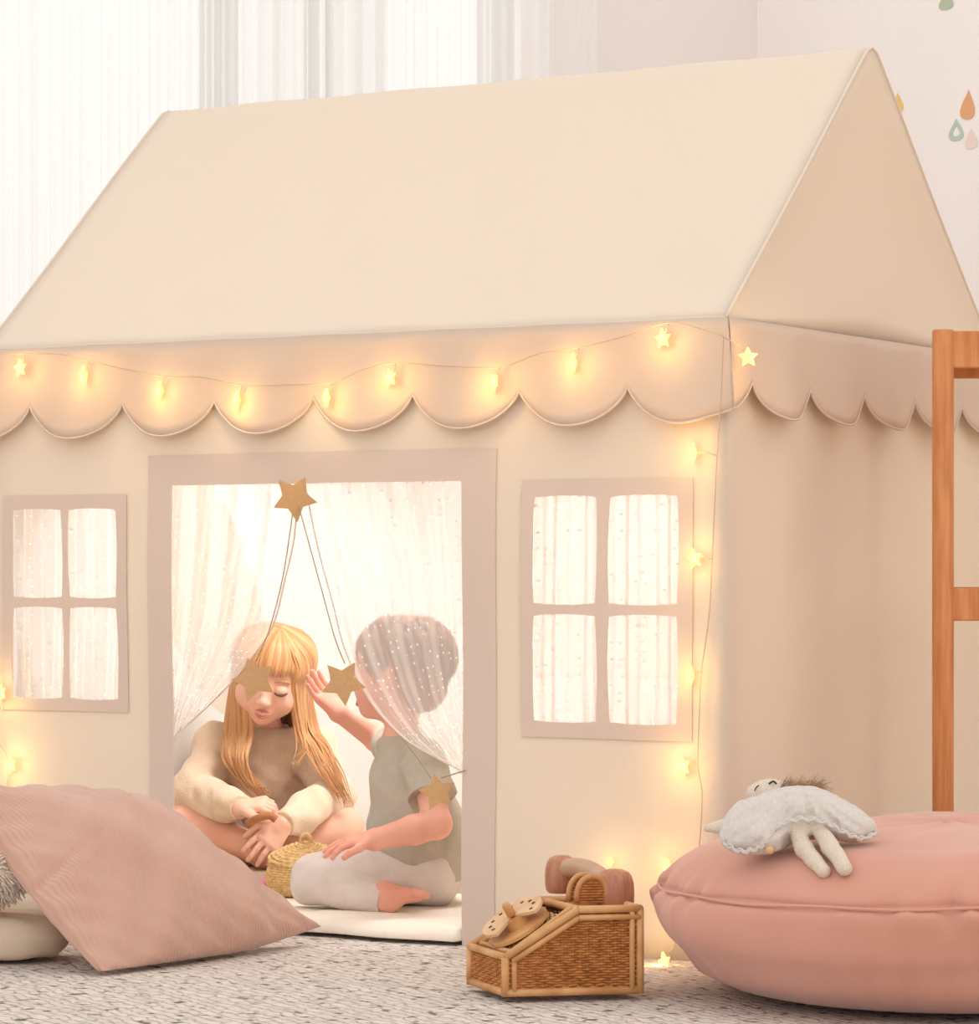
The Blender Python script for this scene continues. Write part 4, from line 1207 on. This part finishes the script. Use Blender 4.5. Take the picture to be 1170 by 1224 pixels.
def face_parts(H, parent, open_=True):
    # lips
    s = H.s; bm = bmesh.new()
    up_ = [H.P(-.095, -.278, .375), H.P(-.05, -.262, .405), H.P(-.015, -.255, .417), H.P(0, -.262, .419), H.P(.015, -.255, .417), H.P(.05, -.262, .405), H.P(.095, -.278, .375)]
    lo_ = [H.P(-.09, -.283, .378), H.P(-.045, -.322, .402), H.P(0, -.335, .410), H.P(.045, -.322, .402), H.P(.09, -.283, .378)]
    tube(bm, catmull(up_, 4), lambda t: s * (.006 + .010 * math.sin(PI * t)), 8); tube(bm, catmull(lo_, 4), lambda t: s * (.006 + .013 * math.sin(PI * t)), 8)
    obj('lips', bm, M_lip, parent)
    bm = bmesh.new(); tube(bm, catmull([H.P(-.062, -.284, .392), H.P(0, -.290, .404), H.P(.062, -.284, .392)], 5), lambda t: s * (.004 + .007 * math.sin(PI * t)), 8)
    obj('teeth', bm, mat('milk_teeth', (244, 232, 222), .4, bump=.01), parent)
    for q in (-1, 1):
        bm = bmesh.new(); tube(bm, catmull([H.P(q * .085, -.030, .395), H.P(q * .12, -.045, .415), H.P(q * .155, -.047, .417), H.P(q * .19, -.042, .405), H.P(q * .225, -.022, .375)], 5), lambda t: s * (.006 + .006 * math.sin(PI * t)), 6)
        obj('eyelash', bm, M_lash, parent)
        bm = bmesh.new(); tube(bm, catmull([H.P(q * .07, .085, .40), H.P(q * .13, .105, .395), H.P(q * .20, .095, .362), H.P(q * .235, .075, .335)], 5), lambda t: s * (.006 + .008 * math.sin(PI * t)), 6)
        obj('eyebrow', bm, mat('brow_hair', (196, 150, 112), .8, bump=.02), parent)

# ============ girl, cross-legged at the back
dz = .10
gj = dict(hipL=K(285, 1003, 6.60), hipR=K(352, 1003, 6.60), pel=K(319, 998, 6.62), belly=K(319, 955, 6.58), chest=K(316, 908, 6.54),
          neck=K(319, 878, 6.52), shL=K(258, 890, 6.53), shR=K(374, 893, 6.53), elL=K(232, 948, 6.44), elR=K(398, 950, 6.44),
          wrL=K(287, 966, 6.30), wrR=K(338, 985, 6.28), knL=K(224, 985, 6.42), knR=K(408, 990, 6.42),
          anL=K(325, 1022, 6.30), anR=K(284, 1020, 6.36))
lo, hi = bounds(list(gj.values()) + [K(318, 752, 6.5), K(430, 1040, 6.3), K(205, 1040, 6.3), K(320, 1040, 6.15)], .07)
gv = Vol(lo, hi, .0021)
gv.cap(V3(gj['pel']), V3(gj['belly']), .075, .068, k=.03); gv.cap(V3(gj['belly']), V3(gj['chest']), .068, .066, k=.03)
gv.cap(V3(gj['shL']), V3(gj['shR']), .028, .028, k=.03)
gv.cap(V3(gj['chest']), V3(gj['neck']), .045, .027, k=.03)
gf = (-FWD * 1.0 + UP * -.36 + RGT * -.06)
gr, gu, gf = basis(gf, UP + RGT * .20)
GH = HeadF(K(324, 806, 6.44), gr, gu, gf, .190)
gv.cap(V3(gj['neck']), V3(GH.P(0, -.2, -.05)), .027, .026, k=.02)
head(gv, GH)
for sh_, el_, wr_ in (('shL', 'elL', 'wrL'), ('shR', 'elR', 'wrR')):
    gv.cap(V3(gj[sh_]), V3(gj[el_]), .028, .024, k=.015); gv.cap(V3(gj[el_]), V3(gj[wr_]), .024, .0165, k=.01)
for h_, k__, a_ in (('hipL', 'knL', 'anL'), ('hipR', 'knR', 'anR')):
    gv.cap(V3(gj[h_]), V3(gj[k__]), .060, .043, k=.03); 
    a, b = V3(gj[k__]), V3(gj[a_]); gv.cap(a, a + (b - a) * .35, .042, .038, k=.015); gv.cap(a + (b - a) * .35, b, .038, .024, k=.01)
foot(gv, gj['anR'], (-RGT * 1.0 + FWD * -.15 + UP * .10), UP * .5 - FWD * .8, .125, -UP)
foot(gv, gj['anL'], (RGT * 1.0 + FWD * .1 - UP * .05), UP * .5 + FWD * -.8, .125, -UP)
hand(gv, gj['wrL'], RGT * .95 + UP * .18 + -FWD * .2, -UP * .8 + FWD * .3, -FWD + UP * .3, .105, curl=(.75, .8, .85, .9), wr=.0165)
hand(gv, gj['wrR'], -RGT * .62 - UP * .75 - FWD * .35, FWD * 1.0 - UP * .2, RGT * -.6 + UP * .6, .105, curl=(.22, .25, .3, .35), wr=.0165)
gloc = gj['pel'].copy(); gloc.z = .05
girl = thing('person', 'child with long strawberry blonde hair in a beige jumper, sitting cross-legged in the tent', 'person', gloc, 'children playing inside the tent')
del girl['group']
gb = obj('body', gv.mesh(), M_skin, girl)
face_parts(GH, girl)
# jumper
lo2, hi2 = bounds([gj[k_] for k_ in ('pel', 'neck', 'shL', 'shR', 'elL', 'elR', 'wrL', 'wrR')], .10)
sv = Vol(lo2, hi2, .003)
sv.cap(V3(gj['pel'] + UP * .01), V3(gj['belly']), .095, .092, k=.04); sv.cap(V3(gj['belly']), V3(gj['chest']), .092, .082, k=.04)
sv.cap(V3(gj['shL']), V3(gj['shR']), .040, .040, k=.04)
sv.cap(V3(gj['chest']), V3(gj['neck'] + UP * -.008), .06, .042, k=.03)
for sh_, el_, wr_ in (('shL', 'elL', 'wrL'), ('shR', 'elR', 'wrR')):
    S_, E_, W_ = gj[sh_], gj[el_], gj[wr_]
    sv.cap(V3(S_), V3(E_), .043, .044, k=.025); sv.cap(V3(E_), V3(E_.lerp(W_, .7)), .044, .037, k=.015); sv.cap(V3(E_.lerp(W_, .7)), V3(E_.lerp(W_, .93)), .037, .026, k=.01)
    sv.cap(V3(E_.lerp(W_, .90)), V3(E_.lerp(W_, .99)), .025, .0235, k=.004)
    sv.cut(V3(E_.lerp(W_, 1.0)), W_ - E_, .05)
    # creases across the sleeve
    for t in (.3, .55, .8):
        m0 = E_.lerp(W_, t); ax = (W_ - E_).normalized(); sd_ = ax.cross(UP).normalized()
        sv.cap(V3(m0 + sd_ * .036 + UP * .03), V3(m0 + sd_ * .044 - UP * .03 + ax * .012), .004, .004, k=.012, op='sub')
sv.wob(.0030, 60, 4, stretch=(1, 1, .6)); sv.wob(.0013, 130, 9)
sv.cut(V3(gj['neck'] + UP * .014), UP * 1 - FWD * .0, .06)
obj('jumper', sv.mesh(), M_sweat, girl)
bm = bmesh.new()
for i in range(2):
    tube(bm, [gj['neck'] + UP * (.008 + i * .005) + (RGT * math.cos(a) * .041 + FWD * math.sin(a) * .039) + UP * (.006 * math.sin(a)) for a in [2 * PI * k / 36 for k in range(36)]], .0048, 8, closed=True)
obj('collar', bm, M_sweat, girl)
hv_ = Vol(*bounds([gj['hipL'], gj['hipR'], gj['knL'], gj['knR']], .09), .0035)
for h_, k__ in (('hipL', 'knL'), ('hipR', 'knR')): hv_.cap(V3(gj[h_]), V3(gj[h_].lerp(gj[k__], .42)), .069, .064, k=.03)
hv_.cap(V3(gj['hipL']), V3(gj['hipR']), .072, .072, k=.03); hv_.wob(.0015, 60, 2)
obj('shorts', hv_.mesh(), M_short, girl)
# hair: scalp cap plus long tapered locks
hrv = Vol(*bounds([GH.P(-.5, -.5, -.6), GH.P(.5, .7, .6), GH.P(.5, -.5, .6), GH.P(-.5, .7, -.6)], .01), .003)
GH.e(hrv, 0, .155, -.07, .385, .375, .445, 0); GH.e(hrv, 0, -.15, -.25, .34, .32, .25, .1)
GH.e(hrv, 0, -.16, .32, .30, .36, .40, .02, 'sub')
bm = bmesh.new(); hp, hf = hrv.mesh(); vs = [bm.verts.new(p) for p in hp]
for f in hf: bm.faces.new([vs[i] for i in f])
rs = random.Random(21)
def skull(th, ph, g=1.06):     # th: around from the front (0) to the back, ph: elevation
    return GH.P(math.sin(th) * math.cos(ph) * .375 * g, .14 + math.sin(ph) * .37 * g, -.05 + math.cos(th) * math.cos(ph) * .44 * g)
def lock(pts, r, n=7, fl=.5):
    tube(bm, catmull(pts, 5), lambda t: r * (.55 + .75 * math.sin(PI * min(1, t * 1.15 + .12))) * (1 - t ** 3 * .85), n, flat=fl, flatdir=GH.f)
crown = GH.P(0, .52, -.06)
# screen-left mass: hangs in front of the shoulder down to the lap
def fall(side, i, n):
    t = i / max(1, n - 1)
    j = lambda a: rs.uniform(-a, a)
    if side < 0:
        th = -.72 - .85 * t; top = GH.P(-.03 - .03 * t, .50, .02 - .12 * t)
        p1 = skull(th * .9, .62); p2 = skull(th, .10, 1.07 + .02 * t); p3 = skull(th, -.35, 1.10)
        x = 296 - 20 * t + j(5)
        ends = [K(298 - 26 * t + j(5), 872, 6.42 + .03 * t), K(293 - 22 * t + j(5), 905, 6.39 + .03 * t), K(302 - 14 * t + j(7), 932, 6.385 + .02 * t), K(312 + 6 * (1 - t) + j(9), 950 + j(8), 6.38)]
    else:
        th = .72 + .85 * t; top = GH.P(.03 + .03 * t, .50, .02 - .12 * t)
        p1 = skull(th * .9, .62); p2 = skull(th, .10, 1.07 + .02 * t); p3 = skull(th, -.35, 1.10)
        ends = [K(352 + 24 * t + j(4), 868, 6.41 + .06 * t), K(358 + 34 * t + j(5), 893, 6.40 + .02 * t), K(378 + 30 * t + j(5), 924, 6.375), K(400 + 18 * t + j(5), 952 + 8 * t + j(7), 6.365)]
        if t < .22: ends = ends[:2] + [K(352 + 10 * t + j(5), 912 + j(6), 6.39)]
    return [top, p1, p2, p3] + ends
for side in (-1, 1):
    for i in range(46): lock(fall(side, i, 46), rs.uniform(.0046, .0075))
    for i in range(20):
        c_ = fall(side, rs.randrange(46), 46); c_ = [p + Vector((rs.uniform(-1, 1), rs.uniform(-1, 1), rs.uniform(-1, 1))) * .004 - FWD * .004 for p in c_]; lock(c_, rs.uniform(.0016, .003), 5, 1)
for i in range(34):            # back of the head
    th = 1.5 + (i / 33) * 3.28; lock([crown, skull(th, .6), skull(th, .0, 1.08), skull(th, -.5, 1.12), GH.P(math.sin(th) * .36, -.9, -.2 + math.cos(th) * .3), GH.P(math.sin(th) * .36, -1.25, -.2 + math.cos(th) * .25)], .010)
for i in range(34):            # fringe
    t = i / 33; th = -.80 + 1.6 * t; e_ = rs.uniform(-.02, .02)
    lock([GH.P(.06 * (t - .5), .51, .0), skull(th * .8, .95, 1.07), skull(th, .55, 1.08), skull(th, .22, 1.11), skull(th, .02 + e_ + .05 * abs(t - .5), 1.10)], rs.uniform(.0048, .0066))
obj('hair', bm, M_hair, girl)
# something small in the hands of the girl
bm = bmesh.new(); tube(bm, catmull([K(296, 985, 6.24), K(308, 978, 6.22), K(322, 975, 6.22), K(330, 980, 6.22)], 5), .008, 10)
tag(recenter(obj('wooden_toy', bm, mat('toy_brown', (176, 116, 76), .6, bump=.05))), 'small brown wooden toy held between the hands of the cross-legged child', 'toy')
# mat she sits on
fm = K(318, 1020, 6.42); fm.z = 0
bm = bmesh.new()
o = puck('sitting_pad', fm, RGT, FWD, .36, .40, .024, M_short, e=.35, zb=.036); recenter(o)
tag(o, 'thin taupe pad under the crossed legs of the child in the beige jumper', 'cushion')

# ============ toddler kneeling by the doorway, seen from the side
bj = dict(pel=K(508, 1040, 5.93), belly=K(498, 995, 5.92), chest=K(490, 935, 5.90), neck=K(478, 884, 5.90),
          shN=K(508, 912, 5.83), elN=K(522, 985, 5.76), wrN=K(446, 1004, 5.72), shF=K(476, 898, 5.97), elF=K(452, 884, 6.08), wrF=K(405, 852, 6.02),
          hipN=K(512, 1044, 5.89), knN=K(372, 1054, 5.86), anN=K(466, 1078, 5.79), hipF=K(514, 1038, 5.99), knF=K(378, 1046, 6.03), anF=K(505, 1066, 6.02))
lo, hi = bounds(list(bj.values()) + [K(485, 725, 5.9), K(340, 1095, 5.7), K(560, 1095, 5.9), K(368, 810, 6.02)], .09)
tv = Vol(lo, hi, .0021)
tv.cap(V3(bj['pel']), V3(bj['belly']), .070, .072, k=.03); tv.cap(V3(bj['belly']), V3(bj['chest']), .072, .060, k=.03)
tv.cap(V3(bj['chest']), V3(bj['neck']), .05, .028, k=.03); tv.cap(V3(bj['shN']), V3(bj['shF']), .028, .028, k=.03)
br_, bu_, bf_ = basis(-RGT * .93 + FWD * .34 + UP * .03, UP + RGT * .05)
BHD = HeadF(K(478, 802, 5.90), br_, bu_, bf_, .197)
tv.cap(V3(bj['neck']), V3(BHD.P(0, -.2, -.08)), .029, .030, k=.02)
head(tv, BHD)
tv.cap(V3(bj['shN']), V3(bj['elN']), .027, .026, k=.012); e_, w_ = V3(bj['elN']), V3(bj['wrN'])
tv.cap(e_, e_ + (w_ - e_) * .35, .026, .0265, k=.012); tv.cap(e_ + (w_ - e_) * .35, w_, .0265, .0185, k=.01)
tv.cap(V3(bj['shF']), V3(bj['elF']), .026, .024, k=.012); tv.cap(V3(bj['elF']), V3(bj['wrF']), .025, .017, k=.01)
hand(tv, bj['wrN'], -RGT * .97 - UP * .08 - FWD * .12, -UP * .95 + FWD * .1, FWD * -.5 - UP * .5, .098, curl=(.35, .28, .22, .22), spread=.16, wr=.0185)
hand(tv, bj['wrF'], -RGT * .62 + UP * .70 + FWD * .05, RGT * .45 + UP * .5 - FWD * .5, RGT * .6 + UP * .5, .098, curl=(.12, .14, .12, .16), wr=.017, thumb_out=.4)
for h_, k__, a_ in (('hipN', 'knN', 'anN'), ('hipF', 'knF', 'anF')):
    tv.cap(V3(bj[h_]), V3(bj[k__]), .048, .034, k=.02); tv.cap(V3(bj[k__]), V3(bj[a_]), .031, .021, k=.01)
foot(tv, bj['anN'] + UP * .004, RGT * .98 - UP * .16 - FWD * .1, -FWD * .25 + UP * -.8 , .102, -FWD * .4 + UP * .4)
foot(tv, bj['anF'] , RGT * .98 - UP * .02 + FWD * .1, -UP * .9, .10, FWD)
bloc = bj['pel'].copy(); bloc.z = .03
boy = thing('person', 'toddler in a grey T-shirt and pale trousers kneeling at the tent doorway, reaching up', 'person', bloc)
bb = obj('body', tv.mesh(), M_skinb, boy)
face_parts(BHD, boy)
# T-shirt
shv = Vol(*bounds([bj[k_] for k_ in ('pel', 'neck', 'shN', 'shF', 'elN', 'elF')], .11), .003)
shv.cap(V3(bj['pel'] + UP * -.002 + RGT * .004), V3(bj['belly']), .086, .084, k=.03); shv.cap(V3(bj['belly']), V3(bj['chest']), .084, .070, k=.04)
shv.cap(V3(bj['chest']), V3(bj['neck'] - UP * .01), .062, .038, k=.03); shv.cap(V3(bj['shN']), V3(bj['shF']), .036, .036, k=.03)
sE = bj['shN'].lerp(bj['elN'], .62); shv.cap(V3(bj['shN']), V3(sE), .039, .043, k=.02); shv.cut(V3(bj['shN'].lerp(bj['elN'], .55)), bj['elN'] - bj['shN'] + RGT * -.0, .055)
sF = bj['shF'].lerp(bj['elF'], .5); shv.cap(V3(bj['shF']), V3(sF), .036, .036, k=.02); shv.cut(V3(bj['shF'].lerp(bj['elF'], .75)), bj['elF'] - bj['shF'], .05)
shv.wob(.0030, 55, 14, stretch=(1, 1, .3)); shv.wob(.0014, 120, 15, stretch=(1, 1, .5))
for i, (a, b) in enumerate((((455, 930, 5.83), (462, 1010, 5.82)), ((470, 925, 5.82), (478, 1015, 5.82)), ((540, 940, 5.84), (530, 1030, 5.84)), ((500, 1010, 5.82), (512, 1045, 5.82)))):
    shv.cap(V3(K(*a)), V3(K(*b)), .003, .005, k=.018, op='sub')
hemc = K(505, 1056, 5.92); shv.cut(V3(hemc), -UP + RGT * .12, .13)
shv.cut(V3(bj['neck'] + UP * .012), UP * 1 - RGT * .25, .06)
tee = obj('t_shirt', shv.mesh(), M_tee, boy)
bm = bmesh.new(); ax = (bj['elN'] - bj['shN']).normalized(); a1 = ax.cross(FWD).normalized(); a2 = ax.cross(a1)
tube(bm, [bj['shN'].lerp(bj['elN'], .545) + (a1 * math.cos(a) + a2 * math.sin(a)) * .0425 for a in [2 * PI * k / 36 for k in range(36)]], .0022, 6, closed=True)
obj('sleeve_hem', bm, M_tee, boy)
# trousers
pv = Vol(*bounds([bj[k_] for k_ in ('pel', 'hipN', 'knN', 'anN', 'knF', 'anF')], .08), .003)
pv.cap(V3(bj['pel']), V3(bj['pel'] + UP * .03), .076, .072, k=.02)
for h_, k__, a_, q in (('hipN', 'knN', 'anN', .93), ('hipF', 'knF', 'anF', .9)):
    H_, K__, A_ = bj[h_], bj[k__], bj[a_]
    pv.cap(V3(H_), V3(K__), .060, .043, k=.012); pv.cap(V3(K__), V3(K__.lerp(A_, .75)), .038, .031, k=.006); pv.cap(V3(K__.lerp(A_, .75)), V3(K__.lerp(A_, q)), .031, .026, k=.006)
    pv.cut(V3(K__.lerp(A_, q)), A_ - K__, .04)
pv.wob(.0024, 70, 24, stretch=(1, 1, 1.6)); pv.wob(.0011, 150, 25)
for a, b in (((375, 1050, 5.80), (420, 1056, 5.80)), ((352, 1050, 5.81), (372, 1066, 5.80)), ((400, 1040, 5.81), (470, 1062, 5.80))):
    pv.cap(V3(K(*a)), V3(K(*b)), .002, .003, k=.010, op='sub')
obj('trousers', pv.mesh(), M_pant, boy)
# short brown hair
bhv = Vol(*bounds([BHD.P(-.5, -.6, -.6), BHD.P(.5, .7, .6), BHD.P(.5, -.6, .6), BHD.P(-.5, .7, -.6)], .01), .003)
BHD.e(bhv, 0, .15, -.06, .385, .38, .455, 0); BHD.e(bhv, 0, -.12, -.24, .30, .26, .22, .1)
BHD.e(bhv, 0, -.20, .34, .36, .40, .34, .02, 'sub')
bm = bmesh.new(); hp, hf = bhv.mesh(); vs = [bm.verts.new(p) for p in hp]
for f in hf: bm.faces.new([vs[i] for i in f])
def skb(th, ph, g=1.06): return BHD.P(math.sin(th) * math.cos(ph) * .38 * g, .14 + math.sin(ph) * .37 * g, -.06 + math.cos(th) * math.cos(ph) * .45 * g)
cw = (math.pi, .9)
for _ in range(320):
    th = rs.uniform(-PI, PI); ph = rs.uniform(-.35, 1.35)
    if abs(th) < .9 and ph < .35: continue
    d_ = rs.uniform(.25, .5); p0 = skb(th, ph, 1.03); p1 = skb(th + rs.uniform(-.05, .1), ph - d_ * .5, 1.07); p2 = skb(th + rs.uniform(-.05, .15), max(-.75, ph - d_), 1.06)
    tube(bm, catmull([p0, p1, p2], 3), lambda t: .0048 * (.5 + .7 * math.sin(PI * t)) * (1 - t ** 3 * .7), 5)
obj('hair', bm, M_hairb, boy)
# plush behind the toddler, only its edge shows
ph_ = thing('plush_toy', 'cream and dark plush toy peeking out behind the toddler at the door jamb', 'soft toy', K(556, 1040, 6.15))
pvv = Vol(*bounds([K(556, 1030, 6.15)], .10), .003); pvv.ell(K(560, 1052, 6.15), (.045, .040, .04), k=.01); pvv.wob(.001, 90, 3); obj('body', pvv.mesh(), M_shag, ph_)
pvv = Vol(*bounds([K(556, 1020, 6.15)], .08), .003); pvv.ell(K(560, 1014, 6.15), (.022, .026, .024), k=.01); pvv.ell(K(556, 1000, 6.15), (.008, .012, .006), k=.01); pvv.ell(K(566, 1000, 6.15), (.008, .012, .006), k=.01); obj('head', pvv.mesh(), mat('charcoal_plush', (86, 78, 72), .95, bump=.2), ph_)

# ------------------------------------------------------------ window sun and added fill lights
light('window_daylight', 'SUN', (0, 0, 5), .7, (1, .98, .95), .4).rotation_euler = (rdir + UP * -.5 + bdir * -.1).to_track_quat('-Z', 'Y').to_euler()
kp = CAM - RGT * 2.2 + UP * 1.6 + FWD * .6
light('added_soft_key', 'AREA', kp, 14, (1, .96, .92), 1.8, (-.6, 0, .6))  # added soft light from the left, brightens the tent front
wp = CAM + RGT * 2.6 + FWD * 3.4 + UP * .3
light('added_warm_fill', 'AREA', wp, 6, (1, .70, .42), .9, (0, .4, .5))  # added warm light from the right, no lamp stands there
light('added_tent_fill', 'AREA', (-L_ * .48, Wd * .36, ZE - .03), 11, (.97, .98, 1), .6, (-L_ * .66, Wd * .75, .25), size_y=.3)  # added unseen light under the roof to brighten the tent interior
